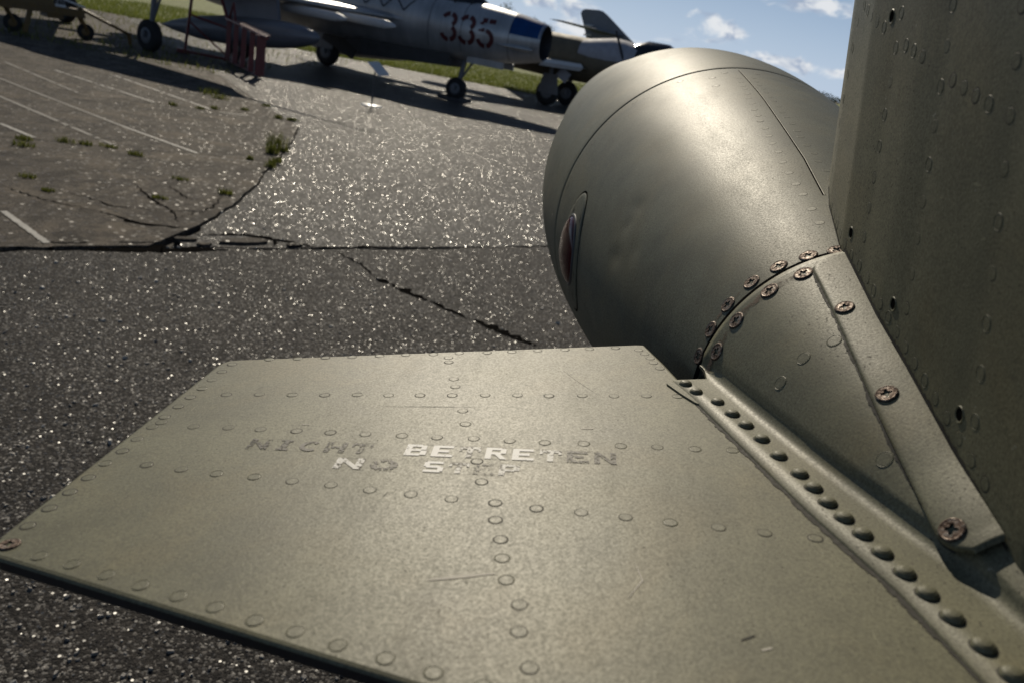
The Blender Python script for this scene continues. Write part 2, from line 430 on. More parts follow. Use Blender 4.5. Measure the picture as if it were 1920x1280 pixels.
gm = MB(); gm.add([(-2500, -300, -.03), (2500, -300, -.03), (2500, 4000, -.03), (-2500, 4000, -.03)], [(0, 1, 2, 3)])
ground = tag(gm.obj('ground', 'earth'), 'dark bare earth under the broken airfield paving', 'ground', kind='structure')

CR = [(-9, -1.05), (-2.93, 4.20), (-2.56, 4.52), (-2.12, 4.92), (-1.69, 5.22), (-1.13, 5.67), (0.14, 6.80), (4.5, 10.6), (16, 20.6)]   # main crack
EDGE = [(-2.27, 5.0), (-2.30, 5.30), (-2.42, 6.51), (-2.68, 7.74), (-2.93, 9.13), (-3.38, 10.91), (-4.05, 11.9), (-4.69, 12.85), (-6.2, 15.2), (-9.2, 19.5), (-15.4, 28.9)]
crk = wobble(CR, .09, .013, 1)
def off(pts, dx, dy): return [(x + dx, y + dy) for x, y in pts]
near_out = off(wobble(CR, .12, .024, 17), .008, -.008) + [(16, -8), (-9, -8)]
far_edge = wobble(EDGE, .10, .02, 2)
right = [p for p in crk if p[0] > -2.2]
bright_out = off(right, -.012, .016) + [(16, 29.0), (-15.3, 29.0)] + off(far_edge[::-1], .018, 0.0)
apron = tag(sheet('apron', near_out, -.03, 0.0, 'asphalt_near'), 'dark coarse asphalt apron in front of the crack', 'apron', kind='structure')
apron2 = tag(sheet('apron', bright_out, -.03, 0.002, 'asphalt_bright'), 'pale glittering asphalt strip beyond the crack', 'apron', kind='structure')

def interp_edge(y):
    for (x0, y0), (x1, y1) in zip(far_edge, far_edge[1:]):
        if min(y0, y1) <= y <= max(y0, y1) and y1 != y0: return x0 + (x1 - x0) * (y - y0) / (y1 - y0)
    return far_edge[-1][0]
J1 = [(-22, 1.6), (-9.0, 4.65), (-4.68, 7.05), (-3.99, 7.38), (-3.45, 7.80), (-2.80, 8.10)]
J2 = [(-22, 6.4), (-9.5, 9.0), (-6.0, 10.05), (-5.13, 10.55), (-4.12, 11.15), (-3.62, 11.32)]
J1 = wobble(J1, .15, .010, 4); J2 = wobble(J2, .15, .012, 5)
def edge_between(y0, y1): return [p for p in far_edge if y0 < p[1] < y1]
left = [p for p in crk if p[0] < -2.32]
pav = empty('pavement'); tag(pav, 'old brownish concrete slabs with faint white lines', 'pavement', kind='structure')
s_a = sheet('concrete_slab', off(left[::-1], -.012, .02)[:] + [(-22, -1.0)] + off(J1, 0, -.012) + edge_between(5.35, 8.05)[::-1], -.03, .014, 'slab_concrete', pav)
s_b = sheet('concrete_slab', off(J1, 0, .012) + edge_between(8.12, 11.3) + off(J2[::-1], 0, -.012), -.03, .012, 'slab_concrete', pav)
s_c = sheet('concrete_slab', off(J2, 0, .014) + edge_between(11.35, 28.5) + [(-15.3, 28.9), (-30, 28.9), (-30, 6.4)], -.03, .010, 'slab_concrete', pav)

def pline(slab, a, b, wd, z, m_, seed=0, gaps=0.0):
    r = random.Random(seed); n = 40; mb = MB()
    pts = [(a[0] + (b[0] - a[0]) * i / n, a[1] + (b[1] - a[1]) * i / n) for i in range(n + 1)]
    ws = [wd * r.uniform(.75, 1.1) for _ in pts]
    for i in range(n):
        if r.random() < gaps: continue
        flat_strip(pts[i:i + 2], ws[i:i + 2], z, mb)
    return mb.obj('painted_line', m_, slab)
pline(s_b, (-4.53, 8.52), (-3.42, 7.85), .045, .0165, 'line_paint', 1)
pline(s_b, (-6.98, 10.15), (-4.53, 8.52), .045, .0165, 'line_faint', 2, .12)
pline(s_b, (-6.35, 9.05), (-4.08, 7.50), .05, .0165, 'line_faint', 3, .12)
pline(s_b, (-5.17, 7.49), (-4.63, 7.16), .05, .0165, 'line_paint', 4)
pline(s_c, (-7.35, 11.9), (-5.22, 10.62), .05, .0145, 'line_paint', 5, .1)
pline(s_c, (-6.8, 12.55), (-4.62, 10.97), .05, .0145, 'line_paint', 6, .1)
pline(s_b, (-8.1, 11.3), (-5.9, 10.0), .05, .0165, 'line_faint', 7, .15) if False else pline(s_c, (-8.0, 11.75), (-6.0, 10.2), .05, .0145, 'line_faint', 7, .15)
pline(s_b, (-4.45, 10.85), (-4.12, 11.02), .05, .0165, 'line_paint', 8)
pline(s_a, (-3.36, 4.86), (-2.80, 4.42), .045, .0185, 'line_paint', 9)
pline(s_a, (-3.40, 7.70), (-2.80, 7.98), .03, .0185, 'line_faint', 10, .2)

# cracks that run through the paving, filled with dark dirt
def crack(parent, pts, wd, z, seed, name='dirt_filled_crack'):
    r = random.Random(seed); p = wobble(pts, .04, .016, seed); mb = MB()
    flat_strip(p, [wd * (2.9 if parent is apron else 1.25) * r.uniform(.25, 1.25) * (0.15 + 0.85 * math.sin(math.pi * min(.98, max(.02, i / (len(p) - 1))))) for i in range(len(p))], z, mb)
    return mb.obj(name, 'groove', parent)
crack(apron, [(-.95, 4.98), (-.86, 4.94)], .03, .004, 21); crack(apron, [(-.84, 4.92), (-.57, 4.74)], .032, .004, 22); crack(apron, [(-.56, 4.73), (-.26, 4.54)], .016, .004, 23)
crack(apron, [(-.25, 4.54), (.02, 4.38), (.14, 4.31)], .034, .004, 24); crack(apron, [(-1.35, 5.42), (-1.1, 5.22), (-.95, 4.99)], .008, .004, 25)
crack(apron2, [(-2.25, 5.18), (-2.0, 5.40), (-1.75, 5.42), (-1.45, 5.45)], .045, .006, 26); crack(apron2, [(-1.8, 5.42), (-1.72, 5.25)], .02, .006, 27)
crack(apron2, [(-1.6, 5.33), (-1.2, 5.66), (-.85, 5.95)], .035, .006, 61); crack(apron, [(-2.6, 4.47), (-2.3, 4.72), (-1.95, 5.0)], .05, .004, 62)
crack(s_a, [(-2.34, 5.25), (-2.62, 5.15), (-2.95, 5.25)], .05, .018, 28); crack(s_a, [(-2.45, 5.35), (-2.60, 5.6), (-2.9, 5.85), (-3.2, 6.2)], .02, .018, 29)
crack(s_a, [(-2.42, 5.8), (-2.62, 5.6)], .015, .018, 30); crack(s_a, [(-2.42, 6.1), (-2.7, 6.05), (-3.0, 6.35)], .014, .018, 31)
crack(s_a, [(-2.62, 5.6), (-2.95, 5.45), (-3.4, 5.6)], .012, .018, 32); crack(s_a, [(-2.5, 5.45), (-2.44, 5.9), (-2.52, 6.3)], .012, .018, 63)
crack(s_a, [(-2.95, 5.25), (-3.4, 5.3), (-4.0, 5.5)], .012, .018, 64)
# loose fragments at the broken corner
for i, (x, y, a, b, rz) in enumerate([(-1.93, 5.22, .34, .13, .75), (-1.62, 5.36, .13, .05, .8), (-2.25, 5.02, .14, .06, .5), (-2.42, 4.78, .26, .05, .72), (-2.1, 4.98, .10, .05, .9), (-2.72, 4.52, .22, .04, .72)]):
    r = random.Random(50 + i); n = 11; mb = MB(); top = []; bot = []
    for k in range(n):
        t = 2 * math.pi * k / n; rr = r.uniform(.8, 1.1); px, py = a / 2 * rr * math.cos(t), b / 2 * rr * math.sin(t)
        q = (x + px * math.cos(rz) - py * math.sin(rz), y + px * math.sin(rz) + py * math.cos(rz)); top.append((*q, .018 + r.uniform(0, .004))); bot.append((q[0], q[1], -.029))
    mb.add(top + bot, [tuple(range(n))] + [(k, n + k, n + (k + 1) % n, (k + 1) % n) for k in range(n)])
    mb.obj('slab_fragment', 'slab_concrete', pav)

# loose grit and chips on the near asphalt: far too many to count
def grit(name, n, xr, yr, smin, smax, m_, seed, z=0.0, label=''):
    r = np.random.default_rng(seed); mb = MB()
    for i in range(n):
        x = r.uniform(*xr); y = yr[0] + (yr[1] - yr[0]) * r.random() ** 1.6
        s = smin + (smax - smin) * r.random() ** 3; k = r.integers(5, 8); a0 = r.random() * 6.28; el = r.uniform(.45, .9); h = s * r.uniform(.18, .45)
        tl = r.uniform(-.25, .25, 2)
        base = []; top = []
        for j in range(k):
            t = a0 + 2 * math.pi * j / k + r.uniform(-.25, .25); rr = r.uniform(.75, 1.1) * s / 2
            px, py = rr * math.cos(t), rr * el * math.sin(t); ca, sa = math.cos(a0 * 3), math.sin(a0 * 3)
            qx, qy = px * ca - py * sa, px * sa + py * ca
            base.append((x + qx, y + qy, z - .001)); top.append((x + qx * .72, y + qy * .72, z + h + qx * tl[0] + qy * tl[1]))
        mb.add(base + top, [tuple(range(k, 2 * k))] + [(j, (j + 1) % k, k + (j + 1) % k, k + j) for j in range(k)])
    return tag(mb.obj(name, m_), label, 'grit', kind='stuff')
grit('grit', 7000, (-2.6, 1.0), (0.9, 4.6), .004, .022, 'stone', 5, label='loose grey grit scattered over the dark asphalt')
grit('grit', 900, (-3.0, 1.0), (0.9, 6.0), .005, .034, 'stone_pale', 6, label='pale stone chips lying on the dark asphalt')

# grass field
gr = MB(); gr.add([(-400, 29.05, .0), (500, 29.05, .0), (500, 900, .0), (-400, 900, .0)], [(0, 1, 2, 3)])
field = tag(gr.obj('grass_field', 'grass_ground'), 'flat mown airfield grass behind the parked jets', 'field', kind='structure')
def blades(n, xr, yr, hmin, hmax, wd, seed, z=0.0, clump=0):
    r = np.random.default_rng(seed); V = []; F = []
    for i in range(n):
        x = r.uniform(*xr); y = yr[0] + (yr[1] - yr[0]) * r.random() ** 1.5
        h = r.uniform(hmin, hmax); a = r.random() * 6.28; lean = r.uniform(.1, .6) * h; b = r.random() * 6.28
        c, s = math.cos(a) * wd, math.sin(a) * wd; k = len(V)
        V += [(x - c, y - s, z), (x + c, y + s, z), (x + math.cos(b) * lean, y + math.sin(b) * lean, z + h)]; F.append((k, k + 1, k + 2))
    mb = MB(); mb.add(V, F); return mb
tag(blades(42000, (-22, 9), (28.9, 46), .05, .17, .014, 3).obj('grass_blades', 'blade'), 'short green grass along the edge of the field', 'grass', kind='stuff')
tag(blades(2600, (-16, -6.5), (15.5, 29), .03, .14, .010, 9, .010).obj('sparse_weeds', 'weed_blade'), 'thin weeds growing through the old paving', 'weeds', kind='stuff')

# weed tufts in the joints
tufts = [(-3.01, 8.98, .20, .20), (-2.92, 8.6, .12, .12), (-3.72, 7.23, .12, .05), (-4.38, 7.22, .16, .06), (-4.22, 7.27, .10, .05), (-4.62, 7.0, .12, .05), (-4.45, 6.75, .18, .06),
         (-3.80, 5.78, .12, .04), (-3.48, 5.52, .08, .03), (-3.02, 6.62, .12, .035), (-2.55, 6.42, .10, .06), (-5.2, 12.45, .35, .10), (-5.0, 12.2, .22, .08), (-5.4, 12.75, .3, .1),
         (-4.6, 11.05, .12, .05), (-3.6, 11.35, .14, .06), (-4.35, 11.5, .10, .05), (-2.85, 5.9, .10, .03), (-4.05, 7.36, .14, .04)]
rt_ = random.Random(77)
for k in range(16):
    src = [J1, J2, far_edge][k % 3]; src = [q for q in src if -7.5 < q[0] < -2.3 and q[1] < 12.6]; q = rt_.choice(src); tufts.append((q[0], q[1] + .01, rt_.uniform(.06, .12), rt_.uniform(.04, .07)))
for i, (x, y, sp, h) in enumerate(tufts):
    r = random.Random(300 + i); mb = MB(); n = 90 if h > .1 else 60
    for k in range(n):
        a = r.random() * 6.28; d = sp * .5 * r.random() ** .7; bx, by = d * math.cos(a) * 1.3, d * math.sin(a) * .7
        hh = h * r.uniform(.4, 1.1); b = r.random() * 6.28; ln = hh * r.uniform(.15, .7); wd = r.uniform(.003, .006)
        c, s = math.cos(b + 1.57) * wd, math.sin(b + 1.57) * wd; ex, ey = bx + ln * math.cos(b), by + ln * math.sin(b)
        mx_, my_ = bx + ln * .35 * math.cos(b), by + ln * .35 * math.sin(b)
        mb.add([(bx - c, by - s, 0), (bx + c, by + s, 0), (mx_ + c * .8, my_ + s * .8, hh * .6), (mx_ - c * .8, my_ - s * .8, hh * .6), (ex, ey, hh)], [(0, 1, 2, 3), (3, 2, 4)])
    o = mb.obj('grass_tuft', 'weed_blade'); o.location = (x, y, .012)
    tag(o, 'small green grass tuft growing from a joint in the brownish slabs', 'grass tuft', 'grass tufts in the paving joints')

# trees and far wood
def tree(x, y, h, wd, seed, label):
    t = empty('tree', (x, y, 0)); r = random.Random(seed); tb = MB()
    tb.tube((0, 0, -.1), (0.05, 0, h * .45), .16, .08, 8)
    for k in range(6):
        a = r.random() * 6.28; tb.tube((0, 0, h * r.uniform(.2, .4)), (wd * .35 * math.cos(a), wd * .35 * math.sin(a), h * r.uniform(.5, .75)), .05, .02, 6)
    tb.obj('trunk', 'bark', t); cb = MB()
    for k in range(26):
        a = r.random() * 6.28; u = r.random(); zc = h * (.22 + .74 * u); rad = wd * .5 * math.sin(math.pi * min(1, (.15 + .85 * (1 - u)))) * r.random() ** .5
        c = Vector((rad * math.cos(a), rad * math.sin(a), zc)); cs = wd * r.uniform(.14, .24)
        for q in range(70):
            d = Vector((r.gauss(0, 1), r.gauss(0, 1), r.gauss(0, .8))); d *= cs * r.random() ** .4 / max(.2, d.length)
            p = c + d; s_ = .09 * r.uniform(.6, 1.3); e1 = Vector((r.gauss(0, 1), r.gauss(0, 1), r.gauss(0, 1))).normalized() * s_; e2 = Vector((r.gauss(0, 1), r.gauss(0, 1), r.gauss(0, 1))).normalized() * s_
            cb.add([p - e1, p + e2, p + e1], [(0, 1, 2)])
    cb.obj('crown', 'leaf', t); tag(t, label, 'tree', 'trees at the far side of the grass')
for i, (x, y, h, wd) in enumerate([(-3.1, 92, 4.0, 3.0), (-1.5, 95, 2.7, 2.6), (-4.9, 96, 4.6, 3.4), (-7.5, 94, 5.0, 3.6)]):
    tree(x, y, h, wd, 70 + i, 'dark leafy tree standing on the far grass behind the silver jet')
def far_wood():
    r = np.random.default_rng(8); V = []; F = []
    for i in range(16000):
        x = r.uniform(-260, 420); top = 4.2 + 1.3 * math.sin(x * .11) + .9 * math.sin(x * .37 + 1) + .6 * math.sin(x * .9)
        y = r.uniform(600, 625); z = top * r.random() ** .8; s = r.uniform(.5, 1.1)
        a = r.normal(size=(3, 3)) * s; k = len(V)
        V += [(x + a[j, 0], y + a[j, 1], max(0, z + a[j, 2] * .6)) for j in range(3)]; F.append((k, k + 1, k + 2))
    mb = MB(); mb.add(V, F); return tag(mb.obj('far_wood', 'leaf'), 'dark line of woods along the horizon', 'woods', kind='stuff')
far_wood()

# ================================================================== FOREGROUND JET: tip tank with fins
C1 = Vector((0.303943, 1.3107696, 1.35482287))
TT = Vector((0.02479953, 0.99940293, -0.02405759)); OO = Vector((-0.98460833, 0.02025357, -0.17359792)); NN = Vector((-0.17300702, 0.02799245, 0.98452272))
base = Vector((C1.x + 3.4, C1.y + .5, 0))
FR = Matrix.Identity(4)
for i in range(3): FR[i][0], FR[i][1], FR[i][2], FR[i][3] = TT[i], OO[i], NN[i], (C1 - base)[i]
jet = empty('jet_aircraft', base)
tag(jet, 'olive green riveted jet with a finned tip tank marked no step', 'jet')
# local tank coordinates: x = forward along the tank, y = outboard, z = up through the upright fin

TAILV = [-1.15, -1.03, -.978, -.922, -.854, -.708]; TAILR = [.030, .050, .060, .075, .094, .132]
def prof(v):
    if v < -.708: return float(np.interp(v, TAILV, TAILR))
    if v < 0: return .27 + .14 * v - .0776 * v * v
    if v < .7: return .27 + .14 * v - .1 * v * v
    if v < 1.6: return .319
    return .319 * math.sqrt(max(0, 1 - ((v - 1.6) / 1.9) ** 2)) + .001
def revp(v, deg, dr=0.0):
    a = R(deg); r = prof(v) + dr; return Vector((v, r * math.cos(a), r * math.sin(a)))
def revn(v, deg):
    a = R(deg); s = (prof(v + .004) - prof(v - .004)) / .008; return Vector((-s, math.cos(a), math.sin(a))).normalized()

DENTS = [(-.40, 35, .018, 3.0, .0022, 30), (-.41, 29, .012, 3.5, .0016, 40), (-.42, 18, .02, 3.0, .0020, 20), (-.47, 25, .014, 4.0, .0014, -25), (-.30, 50, .05, 6, .0010, 0), (-.2, 64, .06, 8, .0012, 30), (-.33, 72, .05, 9, .0010, 10),
         (-.12, 60, .03, 5, .0009, 0), (-.52, 48, .05, 7, .0009, 15), (.1, 62, .06, 8, .0014, 0), (.22, 52, .07, 7, .0014, 20)]
def dent(v, deg):
    d = 0.0
    for v0, a0, sv, sa, h, rot in DENTS:
        x = (v - v0) / sv; y = (deg - a0) / sa; c, s = math.cos(R(rot)), math.sin(R(rot)); x, y = x * c + y * s, -x * s * .6 + y * c
        if abs(x) < 3 and abs(y) < 3: d += .65 * h * math.exp(-(x * x + y * y))
    return d
def tank_shell(name, vs_, m_, drs=None):
    mb = MB(); n = 240; rings = []
    for k, v in enumerate(vs_):
        dr = drs[k] if drs else 0
        rings.append([revp(v, 360 * i / n, dr - (dent(v, 360 * i / n) if dr == 0 else 0)) for i in range(n)])
    mb.loft(rings, True, True); return mb.obj(name, m_, jet, FR)
vs_r = [-.7075] + list(np.linspace(-.70, -.008, 110)) + [-.0040, -.0023]
dr_r = [0] * (len(vs_r) - 2) + [-.0006, -.0035]
tank_rear = tank_shell('tank_rear_section', vs_r, 'olive_paint_tank', dr_r)
vs_f = [.0023, .0040] + list(np.linspace(.008, 1.6, 90)) + list(1.6 + 1.9 * np.sin(np.linspace(.08, 1.569, 24)))
tank_front = tank_shell('tank_front_section', vs_f, 'olive_paint_tank', [-.0035, -.0006] + [0] * (len(vs_f) - 2))
sb = MB(); sb.loft([[revp(v, 360 * i / 96, -.0042) for i in range(96)] for v in (-.004, .004)], True, False); sb.obj('joint_ring', 'groove', jet, FR)

# tail cone fairing with a flange riveted to the outboard fin
FS, FT = .9114, Vector((-.11725, .0204, .0228))      # the outboard fin's own scale and offset in tank coordinates
FIN_N = .012 * FS + FT.z
def fv(v): return v * FS + FT.x
def fu(u): return u * FS + FT.y
FV = [fv(v) for v in (-1.20, -1.12, -1.03, -.97, -.938, -.894, -.809, -.734, -.716, -.690)]; FU = [fu(u) for u in (.024, .036, .052, .065, .0755, .0895, .1125, .1325, .138, .147)]
def tailp(v, deg, dr=.0026):
    r = prof(v) + dr; a = R(deg); return Vector((v, r * math.cos(a), r * math.sin(a)))
def fairing():
    mb = MB(); rows = []
    for v in [-.7062, -.7072] + list(np.linspace(-.712, -1.15, 90)):
        d = .0002 if v > -.7065 else 0
        row = []; fo = float(np.interp(v, FV, FU)); n0 = FIN_N + .0018; rr = prof(v) + .0026
        th = math.degrees(math.asin(min(.97, (n0 + max(.003, min(.011, .42 * (rr - n0)))) / rr)))
        kf = sstep(-v, .709, .748)
        e = tailp(v, th); fi = min(e.y + .002 + .009 * kf, fo - .003)
        if v > -.738: fo = fi + .001
        row += [Vector((v, fo, n0 - .0016)), Vector((v, fo - .0006, n0)), Vector((v, (fo + fi) / 2, n0)), Vector((v, fi, n0))]
        c = Vector((v, e.y + .0005, n0))
        for t in (.2, .4, .6, .8): row.append((1 - t) ** 2 * Vector((v, fi, n0)) + 2 * t * (1 - t) * c + t * t * e)
        for i in range(31): 
            a = th + (90 - th) * i / 30; p = tailp(v, a); 
            if v > -.7068: p = p * 1.0; p.y *= .985; p.z *= .985
            row.append(p)
        for i in range(1, 31):
            a = 90 + (90 - th) * i / 30; p = tailp(v, 180 - a); row.append(Vector((v, -p.y, p.z)))
        row += [Vector((v, -fi, n0)), Vector((v, -fo, n0))]
        rows.append(row)
    mb.loft(rows, False, False); o = mb.obj('tail_cone', 'olive_paint', jet, FR); weld(o, 1e-7)
    lb = MB(); rows = []
    for v in [-.7075] + list(np.linspace(-.712, -1.15, 40)):
        rows.append([tailp(v, -a) if a <= 90 else Vector((v, -tailp(v, -(180 - a)).y, tailp(v, -(180 - a)).z)) for a in np.linspace(-10, 190, 60)])
    lb.loft(rows, False, False)
    lb.obj('tail_cone_underside', 'olive_paint', jet, FR)
    return o
tail = fairing()
gv = MB(); gv.loft([[revp(v, a, .0004) for a in np.linspace(8, 172, 90)] for v in (-.7072, -.7000)], False, False); gv.obj('joint_gap', 'groove', jet, FR)
# flange tab running forward past the ring
tb_ = MB(); pts = [(fv(v), fu(u)) for v, u in [(-.686, .1420), (-.693, .1530), (-.716, .1430), (-.732, .1345), (-.740, .126), (-.740, .105), (-.700, .120)]]; n = len(pts)
tb_.add([(v, u, FIN_N + .0016) for v, u in pts] + [(v, u, FIN_N - .0001) for v, u in pts], [tuple(range(n))] + [(i, n + i, n + (i + 1) % n, (i + 1) % n) for i in range(n)])
o = tb_.obj('flange_tab', 'olive_paint', jet, FR); weld(o)
# dark uneven gap line along the flange edge
sk = MB(); r = random.Random(4); pts = []
for v in np.linspace(fv(-.735), fv(-1.14), 420): pts.append((float(v), float(np.interp(v, FV, FU)) + .0008))
ww = [.0022]
for _ in pts[1:]: ww.append(min(.0052, max(.0016, ww[-1] + r.uniform(-.0009, .0009))) if r.random() > .06 else r.uniform(.0016, .006))
flat_strip(pts, ww, FIN_N + .0003, sk)
sk.obj('flange_gap_line', 'grime', jet, FR)

# outboard fin -----------------------------------------------------------------------------------
def hfin():
    le = lambda u: -.667 - .217 * (u - .537); te = lambda u: -.977 - .302 * (.547 - u)
    poly = [(-.730, .10), (-.712, .1325), (-.690, .1385), (-.640, .1500), (le(.166) - .002, .1640), (le(.172), .172), (le(.535), .535), (le(.541) - .001, .5415), (le(.547) - .006, .5455), (le(.547) - .016, .547), (te(.547) + .016, .547), (te(.547) + .006, .5455), (te(.540) + .0015, .5415), (te(.534), .534)]
    poly += [(te(.534 - .45 * t), .534 - .45 * t) for t in (.25, .5, .75, 1)] + [(te(.03), .03), (-.95, .03), (-.8, .06)]
    n = len(poly); cx, cy = sum(p[0] for p in poly) / n, sum(p[1] for p in poly) / n
    def inset(d):
        out = []
        for i in range(n):
            a, b, c = Vector(poly[i - 1]), Vector(poly[i]), Vector(poly[(i + 1) % n]); e = ((b - a).normalized() + (c - b).normalized()); nn = Vector((-e.y, e.x)).normalized()
            if nn.dot(Vector((cx, cy)) - b) < 0: nn = -nn
            out.append(b + nn * d)
        return out
    rings = [[Vector((p[0], p[1], .0032)) for p in inset(.0016)], [Vector((p[0], p[1], .0044)) for p in poly], [Vector((p[0], p[1], .0098)) for p in poly], [Vector((p[0], p[1], .0114)) for p in inset(.0008)], [Vector((p[0], p[1], .012)) for p in inset(.0026)]]
    mb = MB(); mb.loft(rings, True, True, 0, False)
    for i in range(len(mb.f)): 
        c = [mb.v[k] for k in mb.f[i]]; vv = sum(p[0] for p in c) / len(c); uu = sum(p[1] for p in c) / len(c); zz = sum(p[2] for p in c) / len(c)
        if len(c) == 4 and abs(vv - te(uu)) < .012 and uu < .535 and zz < .0105: mb.mi[i] = 1  # rear face gets its shade as colour
    return mb.obj('outboard_fin', ['olive_paint', 'trailing_shade'], jet, FR @ Matrix.Translation(FT) @ Matrix.Scale(FS, 4))
hf = hfin(); weld(hf)

# upright fin -----------------------------------------------------------------------------------
UV = [.56, .62, .70, .80, 1.0, 1.12]; UU = [.003, .0175, .029, .032, .030, .012]
def ufin0(v): return float(np.interp(-v, UV, UU))
def ufin(v): return ufin0(v) - .22 * sum(h * math.exp(-((v - c) / k) ** 2) for c, k, h in ((-.757, .011, .0013), (-.838, .012, .0013), (-.927, .013, .0013), (-.69, .02, .0007), (-.88, .02, -.0006)))
def vfin():
    mb = MB(); rings = []
    for nz in list(np.linspace(0, .55, 36)) + [.556, .558]:
        le = -.550 - .20 * (nz - .15); te = -1.10 - .10 * nz; k = 1.0 if nz <= .55 else (.7 if nz < .557 else .3)
        vv = [le - .0012, le - .004, le - .009, le - .016] + list(np.linspace(le - .03, te, 130))
        f = lambda v, i: (ufin(v) * (.45, .75, .93, 1)[i] if i < 4 else ufin(v)) * k
        L = [Vector((v, f(v, i), nz)) for i, v in enumerate(vv)]; Rr = [Vector((v, -f(v, i), nz)) for i, v in enumerate(vv)]
        rings.append([Vector((le, 0, nz))] + L + Rr[::-1])
    mb.loft(rings, True, True); o = mb.obj('upright_fin', 'olive_paint', jet, FR); return o
vf = vfin()
# dirt line where the upright fin meets the cone
sk = MB(); r = random.Random(9); rows = []
for v in np.linspace(-.575, -.99, 160):
    u = ufin(v) + .0004; rr = prof(v) + (.0026 if v < -.708 else 0); nz = math.sqrt(max(1e-5, rr * rr - u * u))
    wd = r.uniform(.0008, .003) + (.003 if v < -.71 and v > -.98 else 0)
    rows.append([Vector((v, u, nz - .004)), Vector((v, u, nz + wd))])
sk.loft(rows, False, False); sk.obj('dirt_line', 'grime', vf, Matrix.Identity(4))

# cover strip along the foot of the upright fin
LV = [-.7125, -.7151, -.7231, -.7602, -.7936, -.8247, -.8738, -.9251, -.9589, -.972, -.979, -.9845, -.9865]; LA = [74, 69.5, 65.8, 62.9, 61.1, 59.0, 54.2, 48, 42.2, 40.0, 40.5, 44.5, 50]
_pf = np.polyfit(LV[2:9], LA[2:9], 2)
def strip_left(v):
    a = float(np.polyval(_pf, v))
    if v > -.7231: a += (74 - 65.8) * ((v + .7231) / .0106) ** 2
    if v < -.968: a += 11 * ((-.968 - v) / .0185) ** 2
    return a
def strip_cover():
    mb = MB(); rows = []; vv = list(np.linspace(-.7128, -.72, 8)) + list(np.linspace(-.725, -.965, 50)) + list(np.linspace(-.968, -.9864, 12))
    for v in vv:
        lift = .0046 + .0032 * sstep(-v, .925, .985)
        al = strip_left(v); ar = math.degrees(math.acos(min(.99, (ufin0(v) + .0006) / (prof(v) + lift))))
        ar = max(ar, al + .5)
        row = [revp(v, al, lift - .0026)]
        for i in range(13): row.append(revp(v, al + (.25 if i == 0 else 0) + (ar - al) * i / 12, lift - (.0006 if i == 0 else 0)))
        rows.append(row)
    last = rows[-1]; rows.append([p - Vector((.0006, 0, .0028)) for p in last])
    first = rows[0]; rows.insert(0, [p + Vector((.0006, -.0008, -.0028)) for p in first])
    mb.loft(rows, False, False); o = mb.obj('cover_strip', 'olive_paint', jet, FR); return o
strip = strip_cover()
gk = MB(); rows = []; r = random.Random(12)
ww = .5
for v in np.linspace(-.7155, -.978, 420):
    al = strip_left(v); hi_ = 1.7 if -.92 < v < -.79 else .8; ww = min(hi_, max(.25, ww + r.uniform(-.22, .22))) if r.random() > .05 else r.uniform(.25, hi_); wd = ww
    rows.append([tailp(v, al + .4, .0031), tailp(v, al - wd, .0029)])
gk.loft(rows, False, False); gk.obj('dirt_line', 'grime', strip, Matrix.Identity(4))

# fasteners: flush rivets, domed rivets, cross-head screws ------------------------------------------
def disc_mesh(name, rings, mats, n=18):
    """rings: (radius, height, material index of the band inside it)"""
    mb = MB()
    for (r0, h0, mi), (r1, h1, _) in zip(rings, rings[1:]):
        a = [Vector((r0 * math.cos(2 * math.pi * i / n), r0 * math.sin(2 * math.pi * i / n), h0)) for i in range(n)]
        b = [Vector((r1 * math.cos(2 * math.pi * i / n), r1 * math.sin(2 * math.pi * i / n), h1)) for i in range(n)]
        mb.add(a + b, [(i, (i + 1) % n, n + (i + 1) % n, n + i) for i in range(n)], mi, len(rings) > 5)
    r, h, mi = rings[-1]; mb.add([Vector((r * math.cos(2 * math.pi * i / n), r * math.sin(2 * math.pi * i / n), h)) for i in range(n)], [tuple(range(n))], mi, False)
    me = bpy.data.meshes.new(name); me.from_pydata(mb.v, [], mb.f)
    for m_ in mats: me.materials.append(MATS[m_])
    me.polygons.foreach_set('material_index', mb.mi); me.polygons.foreach_set('use_smooth', mb.sm); me.update(); return me
P_ = ['olive_paint', 'grime', 'bare_metal']
rivet_dark = disc_mesh('rivet', [(.0052, .00012, 1), (.0043, .00012, 0), (.0040, .00022, 0)], P_)
rivet_soft = disc_mesh('rivet', [(.0052, .00005, 0), (.0049, .00028, 0), (.0046, .00010, 0), (.0041, .00020, 0)], P_)
rivet_faint = disc_mesh('rivet', [(.0048, .00005, 0), (.0046, .00020, 1), (.0043, .00015, 0), (.0040, .00018, 0)], P_)
rivet_half = disc_mesh('rivet', [(.0050, .00010, 1), (.0045, .00012, 0), (.0042, .00024, 0)], P_)
rivet_bare = disc_mesh('rivet', [(.0053, .00010, 1), (.0042, .00012, 0), (.0030, .00024, 2), (.0016, .00026, 2)], P_)
rivet_dome = disc_mesh('domed_rivet', [(.0066, .0001, 1), (.0058, .0002, 0), (.0056, .0010, 0), (.0048, .0021, 0), (.0034, .0029, 0), (.0015, .0032, 0)], P_, 20)
hole_mesh = disc_mesh('drain_hole', [(.0048, .0001, 0), (.0044, .0006, 0), (.0036, .0003, 1)], ['olive_paint', 'groove'])
